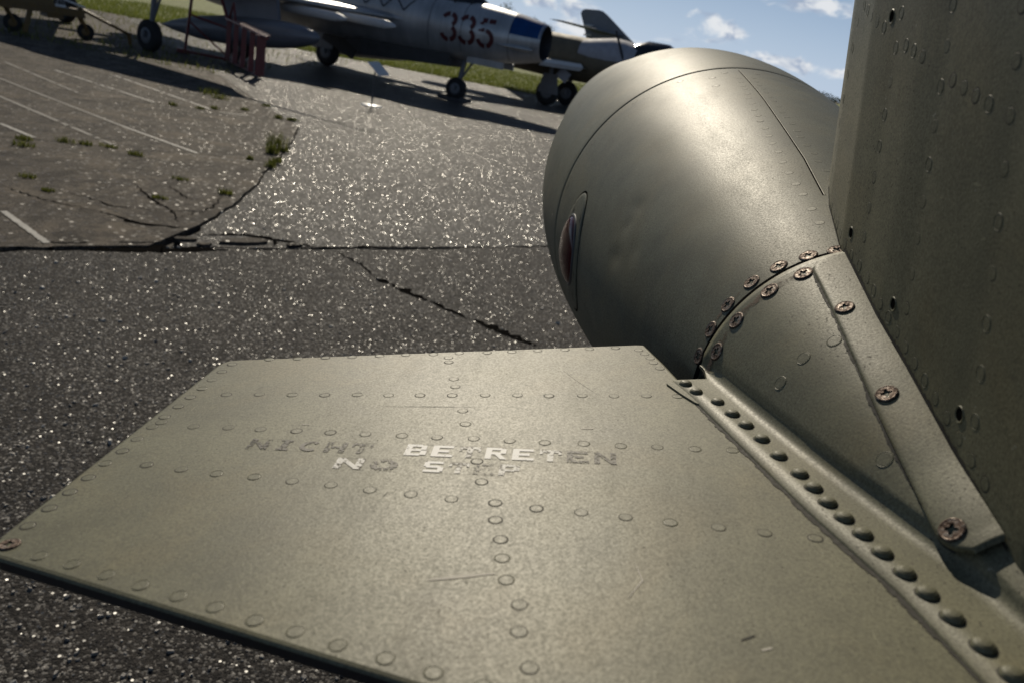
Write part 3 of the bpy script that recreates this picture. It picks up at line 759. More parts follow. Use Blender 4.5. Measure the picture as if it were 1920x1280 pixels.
def screw_mesh(painted):
    mb = MB(); n = 22; rr = [(.0074, .0000, 1), (.0070, .0004, 0), (.0062, .0009, 0), (.0055, .0007, 0)]
    for (r0, h0, mi), (r1, h1, _) in zip(rr, rr[1:]):
        a = [Vector((r0 * math.cos(2 * math.pi * i / n), r0 * math.sin(2 * math.pi * i / n), h0)) for i in range(n)]
        b = [Vector((r1 * math.cos(2 * math.pi * i / n), r1 * math.sin(2 * math.pi * i / n), h1)) for i in range(n)]
        mb.add(a + b, [(i, (i + 1) % n, n + (i + 1) % n, n + i) for i in range(n)], mi, True)
    # face with a four-armed recess
    pts = []; arm, wid = .0036, .00105
    cross = []
    for k in range(4):
        c, s = math.cos(k * math.pi / 2), math.sin(k * math.pi / 2)
        for x, y in ((wid, -wid) if False else (arm, -wid * .8), (arm, wid * .8), (wid * 1.25, wid * 1.25)): cross.append((x * c - y * s, x * s + y * c))
    top = [Vector((x, y, .0007)) for x, y in cross]; bot = [Vector((x * .7, y * .7, -.0012)) for x, y in cross]; m_ = len(cross)
    mb.add(top + bot, [(i, (i + 1) % m_, m_ + (i + 1) % m_, m_ + i) for i in range(m_)], 1); mb.add(bot, [tuple(range(m_))], 1)
    ring = [Vector((.0055 * math.cos(2 * math.pi * i / n), .0055 * math.sin(2 * math.pi * i / n), .0007)) for i in range(n)]
    angs = [math.atan2(p.y, p.x) % (2 * math.pi) for p in top]; order = sorted(range(m_), key=lambda i: angs[i])
    # stitch the recess outline to the rim
    tr = [top[i] for i in order]; ta = [angs[i] for i in order]; i = j = 0; ra = [2 * math.pi * k / n for k in range(n)]
    while i < n or j < m_:
        if j >= m_ or (i < n and (ra[i] <= ta[j])):
            mb.add([ring[i % n], ring[(i + 1) % n], tr[j % m_]], [(0, 1, 2)]); i += 1
        else:
            mb.add([ring[i % n], tr[(j + 1) % m_], tr[j % m_]], [(0, 1, 2)]); j += 1
    me = bpy.data.meshes.new('screw'); me.from_pydata(mb.v, [], mb.f)
    for q in ('screw_steel', 'grime'): me.materials.append(MATS[q])
    me.polygons.foreach_set('material_index', mb.mi); me.update(); return me
screw_me = screw_mesh(False)

def place(me, name, p, nrm, parent, spin=None, sc=1.0):
    q = Vector(nrm).to_track_quat('Z', 'Y'); spin = random.random() * 6.28 if spin is None else spin
    mw = Matrix.Translation(p) @ q.to_matrix().to_4x4() @ Matrix.Rotation(spin, 4, 'Z') @ Matrix.Diagonal((sc, sc, 1, 1))
    return link(name, me, parent, mw)
def row(a, b, n): return [(a[0] + (b[0] - a[0]) * i / (n - 1), a[1] + (b[1] - a[1]) * i / (n - 1)) for i in range(n)]
rr_ = random.Random(31)
def hriv(l, kinds):
    for v, u in l:
        me = rr_.choices([rivet_dark, rivet_half, rivet_soft, rivet_bare], kinds)[0]
        place(me, 'rivet', Vector((v + rr_.uniform(-.0008, .0008), u + rr_.uniform(-.0008, .0008), .012)), (rr_.uniform(-.02, .02), rr_.uniform(-.02, .02), 1), hf, None, .86)
hriv(row((-.679, .535), (-.950, .539), 15), (9, 3, 2, 0))
hriv(row((-.748, .509), (-.716, .146), 15), (3, 6, 3, 0))
hriv([(-.806, .535)] + row((-.810, .508), (-.813, .119), 16), (2, 7, 4, 0))
hriv(row((-.872, .511), (-.921, .093), 17), (2, 7, 3, 1))
hriv([(-.644, .345), (-.655, .344), (-.697, .332), (-.713, .329), (-.763, .315), (-.786, .309), (-.845, .293), (-.873, .287), (-.919, .274), (-.938, .269), (-.957, .265), (-.976, .261), (-.996, .254), (-1.016, .252), (-1.038, .245), (-1.052, .241)], (4, 6, 2, 1))
hriv(row((-.664, .506), (-.601, .192), 14), (1, 5, 4, 0))
hriv([(-.605, .170), (-.615, .166), (-.626, .162), (-.638, .159), (-.652, .155)], (0, 4, 6, 0))
hriv(row((-.977, .513), (-1.052, .265), 12), (0, 2, 9, 0))
place(screw_me, 'screw', Vector((-.969, .536, .0122)), (0, 0, 1), hf, .4, .8)
for i, (v, u) in enumerate([(-.694, .1375), (-.711, .1310), (-.731, .1170), (-.754, .1095), (-.774, .1030), (-.797, .0965), (-.823, .0905), (-.848, .0830), (-.866, .0790), (-.884, .0755), (-.901, .0710), (-.918, .0660), (-.936, .0615), (-.954, .0565), (-.971, .0520), (-.989, .0475), (-1.009, .0425), (-1.027, .0385), (-1.046, .0345)]):
    o = place(rivet_dome, 'domed_rivet', Vector((fv(v), fu(u), FIN_N + (.0018 if i > 2 else .0016))), (0, 0, 1), tail, 0, .86)

def vriv(l, wts):
    for v, n in l:
        s = (ufin(v + .004) - ufin(v - .004)) / .008
        me = rr_.choices([rivet_dark, rivet_half, rivet_soft], wts)[0]
        place(me, 'rivet', Vector((v, ufin(v) - .0001, n)), (-s, 1, 0), vf, None, .84)
vriv(row((-.759, .296), (-.749, .130), 9), (2, 5, 3))
vriv(row((-.770, .126), (-.961, .071), 13), (2, 5, 3))
vriv(row((-.836, .295), (-.842, .125), 9), (3, 5, 2))
vriv(row((-.910, .289), (-.941, .095), 9), (1, 5, 4))
vriv([(-.758, .275)] + row((-.777, .276), (-.807, .269), 3) + row((-.852, .256), (-.896, .245), 4), (1, 4, 6))
vriv(row((-.661, .308), (-.729, .289), 5), (0, 3, 7))
vriv(row((-.648, .318), (-.598, .182), 8), (0, 4, 6))
vriv(row((-.611, .158), (-.728, .133), 7), (0, 5, 5))
for v, n in [(-.742, .295), (-.72, .148), (-.822, .122), (-.925, .092)]:
    place(hole_mesh, 'drain_hole', Vector((v, ufin(v) - .0001, n)), (0, 1, 0), vf)

def on_tail(v, d, dr=.0026):
    p = tailp(v, d, dr); e1 = tailp(v + .003, d, dr) - tailp(v - .003, d, dr); e2 = tailp(v, d + 1, dr) - tailp(v, d - 1, dr); n = e1.cross(e2)
    if n.dot(Vector((0, p.y, p.z))) < 0: n = -n
    return p, n.normalized()
for v, d in [(-.6990, 76.4), (-.6955, 67.7), (-.692, 58.0), (-.690, 48.0), (-.691, 37.3), (-.6935, 27.2), (-.696, 17.2)]:
    place(screw_me, 'screw', revp(v, d, .0001), revn(v, d), tank_rear)
for v, d in [(-.7206, 62.6), (-.7187, 50.7), (-.7193, 36.2), (-.7225, 24)]:
    p, n = on_tail(v, d); place(screw_me, 'screw', p + n * .0002, n, tail, None, 1.03)
for (v, d), lf in zip([(-.7811, 66.3), (-.8717, 60.0), (-.9716, 47.6)], (.0046, .0046, .0075)):
    p, n = revp(v, d, lf), revn(v, d); place(screw_me, 'screw', p + n * .0003, n, strip, None, .92)
for v, d in [(-.806, 57.1), (-.8037, 45.4), (-.8058, 33.7), (-.9095, 44.7)]:
    p, n = on_tail(v, d); place(rivet_soft, 'rivet', p, n, tail)
# rust run between the screws
def rust(pairs, onf, parent, wd):
    mb = MB()
    for (v0, d0), (v1, d1) in pairs:
        rows = []
        for i in range(9):
            t = i / 8; v = v0 + (v1 - v0) * t; d = d0 + (d1 - d0) * t; k = wd * (1.0 - .55 * math.sin(math.pi * t))
            rows.append([onf(v + k, d), onf(v - k, d)])
        mb.loft(rows, False, False)
    mb.obj('rust_stain', 'rust_stain', parent, Matrix.Identity(4))
rust([((-.7206, 62.6), (-.7187, 50.7)), ((-.7187, 50.7), (-.7193, 36.2)), ((-.7193, 36.2), (-.7225, 24)), ((-.7225, 24), (-.7225, 14))], lambda v, d: tailp(v, d, .0029), tail, .0065)
rust([((-.690, 48.0), (-.691, 37.3)), ((-.691, 37.3), (-.6935, 27.2)), ((-.6935, 27.2), (-.696, 17.2))], lambda v, d: revp(v, d, .0003), tank_rear, .0035)

# top seam with its rivets, fasteners near the big joint
mb = MB(); rows = []; rl = []
for i in range(60):
    t = i / 59; v = -.03 - .565 * t; a = float(np.interp(-v, [.03, .23, .41, .50, .595], [90.5, 89.4, 87.5, 86.5, 84.1])); k = .0007 / prof(v) * 57.3
    rows.append([revp(v, a - k, .0003), revp(v, a + k, .0003)]); rl.append([revp(v, a + k, .0002), revp(v, a + 2.0 * k, .0004), revp(v, a + 3.2 * k, .0002)])
mb.loft(rows, False, False); mb.obj('panel_seam', 'groove', tank_rear, Matrix.Identity(4))
mb = MB(); mb.loft(rl, False, False); mb.obj('panel_lip', 'olive_paint', tank_rear, Matrix.Identity(4))
for a, b, n in [((-.10, 92.6), (-.56, 90.3), 18), ((-.10, 88.0), (-.645, 77.3), 20)]:
    for v, d in row(a, b, n): place(rivet_faint, 'rivet', revp(v + rr_.uniform(-.004, .004), d + rr_.uniform(-.3, .3), -.00008), revn(v, d), tank_rear, None, .85)
for v, d in [(-.0429, 71.2), (-.0484, 85.3), (-.1384, 79.3), (-.0564, 95.2), (-.030, 107), (-.0759, 108.6), (-.0296, 55.4), (-.0376, 36.7), (-.0772, 80.4), (-.03, 20), (-.03, 2), (-.03, -14)]:
    place(rivet_dark, 'fastener', revp(v, d, 0), revn(v, d), tank_rear, None, 1.0)

# red position light on the outboard side
def lamp():
    mb = MB(); n = 40
    def pt(k, s, dr): t = 2 * math.pi * k / n; return revp(-.178 + .062 * s * math.cos(t) * (1 - .15 * math.sin(t)), 3.5 + 19.5 * s * math.sin(t), dr)
    rings = [[pt(k, s, dr) for k in range(n)] for s, dr in ((1.05, .0002), (1.03, .0014), (.97, .0019), (.62, .0022))]
    mb.loft(rings, True, False); mb.add(rings[-1], [tuple(range(n))]); pl = mb.obj('light_base', 'olive_paint_tank', jet, FR)
    gb = MB(); gb.loft([[pt(k, s, .0005) for k in range(n)] for s in (1.09, 1.055)], True, False); gb.obj('base_gap', 'groove', pl, Matrix.Identity(4))
    lb = MB()
    def lp(k, s, dr): t = 2 * math.pi * k / n; return revp(-.172 + .045 * s * math.cos(t), 3.6 + 11.5 * s * math.sin(t), dr)
    rr2 = [[lp(k, math.cos(a), .0022 + .011 * math.sin(a)) for k in range(n)] for a in np.linspace(0, 1.52, 12)]
    lb.loft(rr2, True, False); lb.add(rr2[-1], [tuple(range(n))], 0, True); o = lb.obj('position_light', 'red_lens', jet, FR); tag(o, 'red teardrop light lens on the side of the tank')
    rb = MB(); rb.loft([[lp(k, s, dr) for k in range(n)] for s, dr in ((1.08, .0023), (1.06, .0040), (1.0, .0044), (.98, .0026))], True, False); rb.obj('lens_rim', 'post_dark', o, Matrix.Identity(4))
    for a in (55, 125, 200, 250, 290, 340):
        t = R(a); v, d = -.178 + .062 * .82 * math.cos(t), 3.5 + 19.5 * .82 * math.sin(t); place(rivet_dark, 'fastener', revp(v, d, .0022), revn(v, d), pl, None, .8)
lamp()

# worn lettering on the outboard fin -----------------------------------------------------------------
GL = {'N': ['10001', '11001', '10101', '10011', '10001'], 'I': ['11111', '01110', '01110', '01110', '11111']}
def strokes(ch):
    S = {'N': [(0, 0, .26, 1), (.74, 0, 1, 1), ('d', .10, 1, .90, 0, .26)],
         'I': [(.34, 0, .66, 1), (.2, .82, .8, 1), (.2, 0, .8, .18)],
         'C': [('a', .52, .5, .40, .38, 50, 310, .24)],
         'H': [(0, 0, .28, 1), (.72, 0, 1, 1), (.28, .40, .72, .60)],
         'T': [(0, .78, 1, 1), (.36, 0, .64, .78), (0, .60, .14, .78), (.86, .60, 1, .78)],
         'B': [(0, 0, .28, 1), (.28, .80, .72, 1), (.28, .41, .72, .60), (.28, 0, .72, .20), (.70, .54, .95, .92), (.72, .08, 1, .48)],
         'E': [(0, 0, .30, 1), (.30, .80, .95, 1), (.30, .40, .78, .60), (.30, 0, 1, .20)],
         'R': [(0, 0, .28, 1), (.28, .80, .72, 1), (.28, .40, .72, .60), (.68, .50, .94, .92), ('d', .55, .42, .86, 0, .28)],
         'O': [('a', .5, .5, .38, .38, 0, 360, .25)],
         'S': [(.12, .80, .95, 1), (.0, .52, .28, .90), (.12, .40, .88, .60), (.72, .10, 1, .48), (.05, 0, .88, .20)],
         'P': [(0, 0, .30, 1), (.30, .80, .74, 1), (.30, .38, .74, .57), (.70, .46, .98, .92)]}
    return S[ch]
def letter(ch, u0, v0, wd, ht, m_):
    mb = MB(); z = .01235
    def P(x, y): return Vector((v0 + y * ht, u0 - x * wd, z))
    for s in strokes(ch):
        if s[0] == 'd':
            _, x0, y0, x1, y1, t = s; mb.add([P(x0 - t / 2, y0), P(x0 + t / 2, y0), P(x1 + t / 2, y1), P(x1 - t / 2, y1)], [(0, 1, 2, 3)])
        elif s[0] == 'a':
            _, cx, cy, rx, ry, a0, a1, t = s; n = 22; pts = []
            for i in range(n + 1):
                a = R(a0 + (a1 - a0) * i / n)
                pts += [P(cx + (rx + t / 2) * math.cos(a), cy + (ry + t * .42) * math.sin(a)), P(cx + (rx - t / 2) * math.cos(a), cy + (ry - t * .42) * math.sin(a))]
            mb.add(pts, [(2 * i, 2 * i + 1, 2 * i + 3, 2 * i + 2) for i in range(n)])
        else:
            x0, y0, x1, y1 = s; mb.add([P(x0, y0), P(x1, y0), P(x1, y1), P(x0, y1)], [(0, 1, 2, 3)])
    for i, p in enumerate(mb.v): mb.v[i] = (p[0], p[1], z + .00002 * (i // 4 % 7))
    return mb.obj('letter', m_, hf)
def frame(u0, u1, v0, v1, n):
    mb = MB(); z = .01222; t = .00016
    def ln(a, b): flat_strip([a, b], t, z, mb)
    r = random.Random(int(u0 * 1000))
    for i in range(n * 3):
        if r.random() < .55: ln((v0, u0 + (u1 - u0) * i / (n * 3)), (v0, u0 + (u1 - u0) * (i + 1) / (n * 3)))
        if r.random() < .55: ln((v1, u0 + (u1 - u0) * i / (n * 3)), (v1, u0 + (u1 - u0) * (i + 1) / (n * 3)))
    mb.obj('stencil_edge', 'letter_edge', hf)
def text(words, u0, u1, v0, ht, mats):
    n = len(words); pitch = (u0 - u1) / n
    for i, (ch, m_) in enumerate(zip(words, mats)): letter(ch, u0 - pitch * i - pitch * .08, v0, pitch * .80, ht, m_)
    frame(u0 + .0005, u1 + .001, v0 - .0006, v0 + ht + .0006, n)
W_, M_, D_ = 'letter_white', 'letter_mid', 'letter_worn'
text('NICHT', .457, .366, -.8420, .0158, [D_, D_, D_, D_, D_])
text('BETRETEN', .346, .198, -.8415, .0168, [W_, W_, M_, W_, W_, M_, D_, D_])
text('NO', .389, .342, -.8645, .0152, [M_, D_])
text('STEP', .329, .262, -.8640, .0152, [W_, M_, D_, M_])
# scratches and scuffs with a shape of their own
def scratch(pts, wd, m_='letter_worn'):
    mb = MB(); flat_strip(pts, [wd * .3] + [wd] * (len(pts) - 2) + [wd * .3], .01226, mb); mb.obj('scratch', m_, hf)
scratch([(-.98, .302), (-.975, .285), (-.971, .268)], .0030, 'scuff'); scratch([(-.665, .24), (-.69, .228), (-.72, .21)], .0006, 'scuff')
scratch([(-.985, .200), (-.97, .192), (-.955, .195)], .0009, 'scuff'); scratch([(-.760, .38), (-.757, .34), (-.754, .30)], .0006, 'grime')
scratch([(-.787, .224), (-.786, .215)], .005, 'scuff'); scratch([(-.799, .43), (-.799, .424)], .003, 'scuff'); scratch([(-.898, .345), (-.892, .343)], .0012, 'grime')
scratch([(-1.012, .150), (-1.008, .143)], .0035, 'grime'); scratch([(-1.018, .142), (-1.016, .137)], .004, 'scuff'); scratch([(-.735, .49), (-.730, .486)], .001, 'grime')

# the wing and body this tank hangs on (to the right, behind the upright fin)
def wing_rest():
    mb = MB(); rings = []
    for u in (-.30, -1.2, -3.0):
        k = (-u - .3) / 2.7; c0, c1 = .35 - .35 * k, 1.55 + .25 * k; th = .028 + .03 * k
        rings.append([Vector((c0, u, 0)), Vector(((c0 + c1) / 2, u, th)), Vector((c1, u, 0)), Vector(((c0 + c1) / 2, u, -th))])
    mb.loft(rings, True, True, 0, False); mb.obj('wing', 'olive_paint', jet, FR)
    cyl = MB(); rows = []
    for y, rr, zc in ((-4.5, .45, 1.9), (-3.0, .58, 1.85), (0, .68, 1.82), (3, .66, 1.82), (5.5, .45, 1.85), (7.8, .12, 1.8), (8.6, .01, 1.78)):
        rows.append([Vector((.3 + rr * math.cos(t), y, zc + rr * math.sin(t))) for t in np.linspace(0, 2 * math.pi, 40, endpoint=False)])
    cyl.loft(rows); cyl.obj('fuselage', 'olive_paint', jet)
    for x, y in ((-.7, .2), (1.3, .2), (.3, 4.6)):
        g = MB(); g.tube((.3 + (x - .3) * .4, y, 1.4), (x, y, .33), .06, .05); g.obj('gear_leg', 'gear_grey', jet)
        g = MB(); g.wheel((x, y, .33), (1, 0, 0), .33, .2); g.obj('wheel', 'tyre', jet)
wing_rest()

# ================================================================== PARKED JETS
def ell(x, cz, ry, rz, n=48): return [Vector((x, ry * math.cos(2 * math.pi * i / n), cz + rz * math.sin(2 * math.pi * i / n))) for i in range(n)]
def gear(t, x, y, rw, wd, top, door=None, lean=0.0):
    g = MB(); g.tube((x + lean, y, top), (x + lean * .2, y, rw * 1.25), .065, .055, 12); g.tube((x + lean * .2, y - wd * .75, rw * 1.3), (x, y - wd * .75, rw), .035, .035, 8); g.tube((x + lean * .2, y + wd * .75, rw * 1.3), (x, y + wd * .75, rw), .035, .035, 8)
    g.tube((x, y - wd * .8, rw), (x, y + wd * .8, rw), .035, .035, 8); g.tube((x + lean + .35, y, top), (x + lean * .3, y, rw * 1.7), .028, .028, 8)
    g.obj('gear_leg', 'gear_grey', t)
    g = MB(); g.wheel((x, y, rw), (0, 1, 0), rw, wd); wo = g.obj('wheel', 'tyre', t)
    g = MB(); g.wheel((x, y, rw), (0, 1, 0), rw * .56, wd * 1.04); g.obj('rim', 'gear_grey', wo)
    if door:
        g = MB(); g.box(door[0], door[1], None, 0, door[2] if len(door) > 2 else None); g.obj('gear_door', 'gear_grey', t)
def wing_mesh(t, side, root_x, root_c, y0, y1, sweep, tip_c, z0, z1, th, m_, name='wing'):
    mb = MB(); rings = []
    for k in np.linspace(0, 1, 8):
        y = y0 + (y1 - y0) * k; x0 = root_x - (y - y0) * math.tan(sweep); c = root_c + (tip_c - root_c) * k; z = z0 + (z1 - z0) * k; tt = th * (1 - .55 * k)
        prof_ = [(0, 0), (.015, .35), (.06, .68), (.2, .95), (.45, 1), (.75, .55), (1, .03)]
        rings.append([Vector((x0 - c * a, side * y, z + tt * b / 2)) for a, b in prof_] + [Vector((x0 - c * a, side * y, z - tt * b / 2)) for a, b in prof_[::-1][:-1]])
    mb.loft(rings, True, True); o = mb.obj(name, m_, t); weld(o, 1e-6); return o

# --- silver jet 335
J = empty('fighter_jet', (-2.49, 20.22, 0), R(-20)); tag(J, 'silver nose-intake fighter jet with dark red 335 and blue nose', 'jet')
ST = [(2.10, 1.655, .375), (2.06, 1.655, .405), (1.9, 1.65, .445), (1.5, 1.64, .525), (1.0, 1.63, .59), (.3, 1.63, .655), (-.8, 1.64, .70), (-2.2, 1.66, .735), (-4.5, 1.7, .76), (-7, 1.75, .70), (-9, 1.8, .52), (-9.8, 1.82, .42)]
def f_r(x): return float(np.interp(-x, [-s[0] for s in ST], [s[2] for s in ST]))
def f_z(x): return float(np.interp(-x, [-s[0] for s in ST], [s[1] for s in ST]))
fb = MB(); xs = sorted(set([s[0] for s in ST] + list(np.linspace(2.06, -9.8, 60))), reverse=True)
fb.loft([ell(x, f_z(x), f_r(x), f_r(x) * 1.02) for x in xs], True, False); fb.obj('fuselage', 'silver_skin', J)
ib = MB(); ib.loft([ell(2.10, 1.655, .375, .3825), ell(2.04, 1.655, .345, .35), ell(1.6, 1.655, .33, .335), ell(.9, 1.655, .32, .32)], True, False); ib.add(ell(.9, 1.655, .32, .32), [tuple(range(48))]); ib.obj('intake_duct', 'duct_dark', J)
sp = MB(); sp.box((1.45, 0, 1.655), (.9, .05, .64)); sp.obj('intake_splitter', 'tank_grey', J)
def wrap(x, ang, dr=.004): a = R(ang); r = f_r(x) + dr; return Vector((x, -r * math.cos(a), f_z(x) + r * 1.02 * math.sin(a)))
bb = MB(); bb.loft([[wrap(x, a, .003) for a in np.linspace(9, 171, 40)] for x in np.linspace(2.09, 1.38, 14)], False, False); bb.obj('nose_band', 'blue_paint', J)
# side fairing on the nose
nb = MB(); nb.loft([[Vector((x, -f_r(x) + .01 - k * math.sin(t) * .09, 1.46 + k * math.cos(t) * .06)) for t in np.linspace(0, math.pi, 14)] for x, k in ((1.98, .2), (1.9, .8), (1.75, 1), (1.45, .8), (1.1, .05))], False, False); nb.obj('nose_fairing', 'silver_skin', J)
# digits
def stroke(mb, pts, wd):
    L, Rr = [], []
    for i, (x, z) in enumerate(pts):
        a = pts[max(0, i - 1)]; b = pts[min(len(pts) - 1, i + 1)]; d = math.hypot(b[0] - a[0], b[1] - a[1]); nx, nz = -(b[1] - a[1]) / d, (b[0] - a[0]) / d
        L.append((x + nx * wd / 2, z + nz * wd / 2)); Rr.append((x - nx * wd / 2, z - nz * wd / 2))
    def P(x, z): r = f_r(x) + .006; dz = max(-.9, min(.9, (z - f_z(x)) / (r * 1.02))); return Vector((x, -r * math.sqrt(1 - dz * dz), z))
    n = len(pts); mb.add([P(*p) for p in L] + [P(*p) for p in Rr], [(i, i + 1, n + i + 1, n + i) for i in range(n - 1)])
def arc(cx, cz, rx, rz, a0, a1, n=12): return [(cx + rx * math.cos(R(a0 + (a1 - a0) * i / n)), cz + rz * math.sin(R(a0 + (a1 - a0) * i / n))) for i in range(n + 1)]
for ch, x in (('3', -.08), ('3', .38), ('5', .84)):
    mb = MB(); z = 1.635; wd = .10
    if ch == '3':
        stroke(mb, arc(x - .01, z + .155, .155, .125, 165, 95, 6), wd); stroke(mb, arc(x - .01, z + .155, .155, .125, 78, -55, 10), wd)
        stroke(mb, arc(x, z - .135, .17, .145, 62, -75, 10), wd); stroke(mb, arc(x, z - .135, .17, .145, -92, -170, 6), wd)
    else:
        stroke(mb, [(x - .13, z + .27), (x - .01, z + .27)], wd); stroke(mb, [(x + .03, z + .27), (x + .19, z + .27)], wd); stroke(mb, [(x - .125, z + .225), (x - .135, z + .02)], wd)
        stroke(mb, [(x - .10, z + .045), (x - .03, z + .075)], wd * .8); stroke(mb, arc(x - .005, z - .115, .17, .165, 88, -72, 12), wd); stroke(mb, arc(x - .005, z - .115, .17, .165, -90, -168, 6), wd)
    mb.obj('digit', 'dark_red_paint', J)
# panel lines and dark zigzag lines on the side
def side_line(a, b, wd=.02):
    mb = MB(); pts = [(a[0] + (b[0] - a[0]) * i / 10, a[1] + (b[1] - a[1]) * i / 10) for i in range(11)]; stroke(mb, pts, wd); mb.obj('panel_line', 'panel_line', J)
for x in (.22, -.62, 1.38): side_line((x, 1.15), (x + .02, 2.2), .014)
zig = [(-2.6, 2.05), (-2.35, 1.80), (-2.1, 2.08), (-1.85, 1.80), (-1.6, 2.10), (-1.3, 1.80), (-1.05, 2.12)]
for a, b in zip(zig, zig[1:]): side_line(a, b, .035)
# windscreen and canopy
cb = MB(); cb.loft([[Vector((x, -wd * math.cos(t), zb + h * math.sin(t))) for t in np.linspace(0, math.pi, 20)] for x, wd, zb, h in ((.55, .12, 2.22, .04), (.25, .34, 2.12, .34), (-.2, .40, 2.1, .50), (-1.3, .42, 2.1, .52), (-2.3, .34, 2.12, .34), (-3.0, .1, 2.25, .1))], False, False); cb.obj('canopy', 'glass_dark', J)
cb = MB()
for x, wd, h in ((.25, .35, .35), (-.15, .41, .51)):
    pts = [Vector((x, -wd * math.cos(t), 2.12 + h * math.sin(t))) for t in np.linspace(0, math.pi, 14)]
    for a, b in zip(pts, pts[1:]): cb.tube(a, b, .025, .025, 6)
cb.obj('canopy_frame', 'duct_dark', J)
for s in (-1, 1):
    wing_mesh(J, s, -1.25, 4.1, .55, 4.5, R(50), 1.4, 1.60, 1.52, .26, 'silver_skin')
    wing_mesh(J, s, -7.8, 1.4, .5, 2.3, R(52), .7, 1.95, 1.95, .08, 'silver_skin', 'tailplane')
    # pointed root fairing
    rb = MB(); rb.loft([[Vector((x, s * (.58 + k * .22 * math.cos(t)), 1.60 + .14 * k * math.sin(t))) for t in np.linspace(0, 2 * math.pi, 18, endpoint=False)] for x, k in ((-.72, .04), (-.9, .28), (-1.2, .55), (-1.6, .85), (-2.4, 1), (-4.4, 1))]); rb.obj('wing_root_fairing', 'silver_skin', J)
    # underwing weapon rails
    for x0, y, L, z in ((-1.35, 1.45, 1.15, 1.42), (-2.3, 2.0, 1.3, 1.38)):
        rb = MB(); rb.loft([[Vector((x, s * y + k * dy, z + k2 * dz)) for dy, dz in ((-.05, -.09), (.05, -.09), (.06, .05), (.03, .10), (-.03, .10), (-.06, .05))] for x, k, k2 in ((x0 + .34, .4, .25), (x0 + .22, .9, .7), (x0 + .05, 1, 1), (x0 - L, 1, 1), (x0 - L - .1, .6, .6))]); rb.obj('weapon_rail', 'white_enamel' if s < 0 else 'silver_skin', J)
    # drop tank and pylon
    pit = .09; tb2 = MB(); L = 4.6; tx = -2.18; prof_ = [(0, .005), (.04, .06), (.12, .12), (.3, .19), (.6, .25), (1.0, .295), (1.6, .32), (2.6, .32), (3.4, .26), (4.2, .12), (4.6, .01)]
    tb2.loft([[Vector((tx - d, s * 2.6 + r_ * math.cos(t), .89 - pit * d + .0 + r_ * math.sin(t))) for t in np.linspace(0, 2 * math.pi, 32, endpoint=False)] for d, r_ in prof_]); tb2.obj('drop_tank', 'tank_grey', J)
    py = MB(); py.loft([[Vector((x, s * 2.6 - .05, z)), Vector((x, s * 2.6 + .05, z)), Vector((x - .1, s * 2.6 + .05, 1.56)), Vector((x - .1, s * 2.6 - .05, 1.56))] for x, z in ((-3.3, 1.08), (-3.6, .98), (-4.8, .86))], True, True, 0, False); py.obj('pylon', 'tank_grey', J)
    fb2 = MB(); fb2.add([(-5.2, s * 1.9, 1.62), (-3.2, s * 1.9, 1.66), (-3.2, s * 1.92, 1.66), (-5.2, s * 1.92, 1.62), (-5.2, s * 1.9, 1.95), (-3.6, s * 1.9, 1.9), (-3.6, s * 1.92, 1.9), (-5.2, s * 1.92, 1.95)], [(0, 1, 5, 4), (3, 2, 6, 7), (4, 5, 6, 7), (1, 2, 6, 5)]); fb2.obj('wing_fence', 'silver_skin', J)
ff = MB(); ff.loft([[Vector((x0 - .0 - k * 1.9, -.05, z)), Vector((x0 - c_ * .4 - k * 1.9, .05, z)), Vector((x0 - c_ - k * 1.9, 0, z)), Vector((x0 - c_ * .4 - k * 1.9, -.05, z))] for x0, c_, z, k in ((-6.2, 3.2, 2.3, 0), (-6.2, 1.6, 3.9, 1))], True, True, 0, False); ff.obj('tail_fin', 'silver_skin', J)
vb = MB(); vb.loft([[Vector((x, -wd, z)), Vector((x, wd, z)), Vector((x, wd * 1.1, 1.15)), Vector((x, -wd * 1.1, 1.15))] for x, wd, z in ((-.10, .22, .86), (-.12, .34, .76), (-2.6, .36, .62), (-3.2, .2, .9))], True, True, 0, False); vb.obj('belly_fairing', 'belly_dark', J)
gear(J, 0.0, 0, .27, .18, 1.2, None, .16)
for (dc, dd) in (((.80, -.30, 1.0), (.95, .04, .15)), ((.80, .30, 1.0), (.95, .04, .15))):
    g = MB(); g.box(dc, dd, Matrix.Rotation(.1, 3, 'X')); g.obj('gear_door', 'silver_skin', J)
ck = MB(); ck.box((.30, -.02, .05), (.14, .4, .1)); ck.box((-.30, -.02, .05), (.14, .4, .1)); ck.box((0, -.2, .03), (.75, .05, .06)); ck.obj('wheel_chock', 'belly_dark', J)
gear(J, -5.15, 1.85, .36, .22, 1.6, ((-5.15, 1.5, .85), (.8, .05, .75)), .05)
gear(J, -4.95, -1.95, .36, .22, 1.6, ((-4.95, -1.62, .85), (.8, .05, .75)), .05)
ab = MB(); ab.box((-4.3, 1.2, .75), (1.1, .06, .45), Matrix.Rotation(.35, 3, 'Y')); ab.obj('gear_door', 'belly_dark', J)

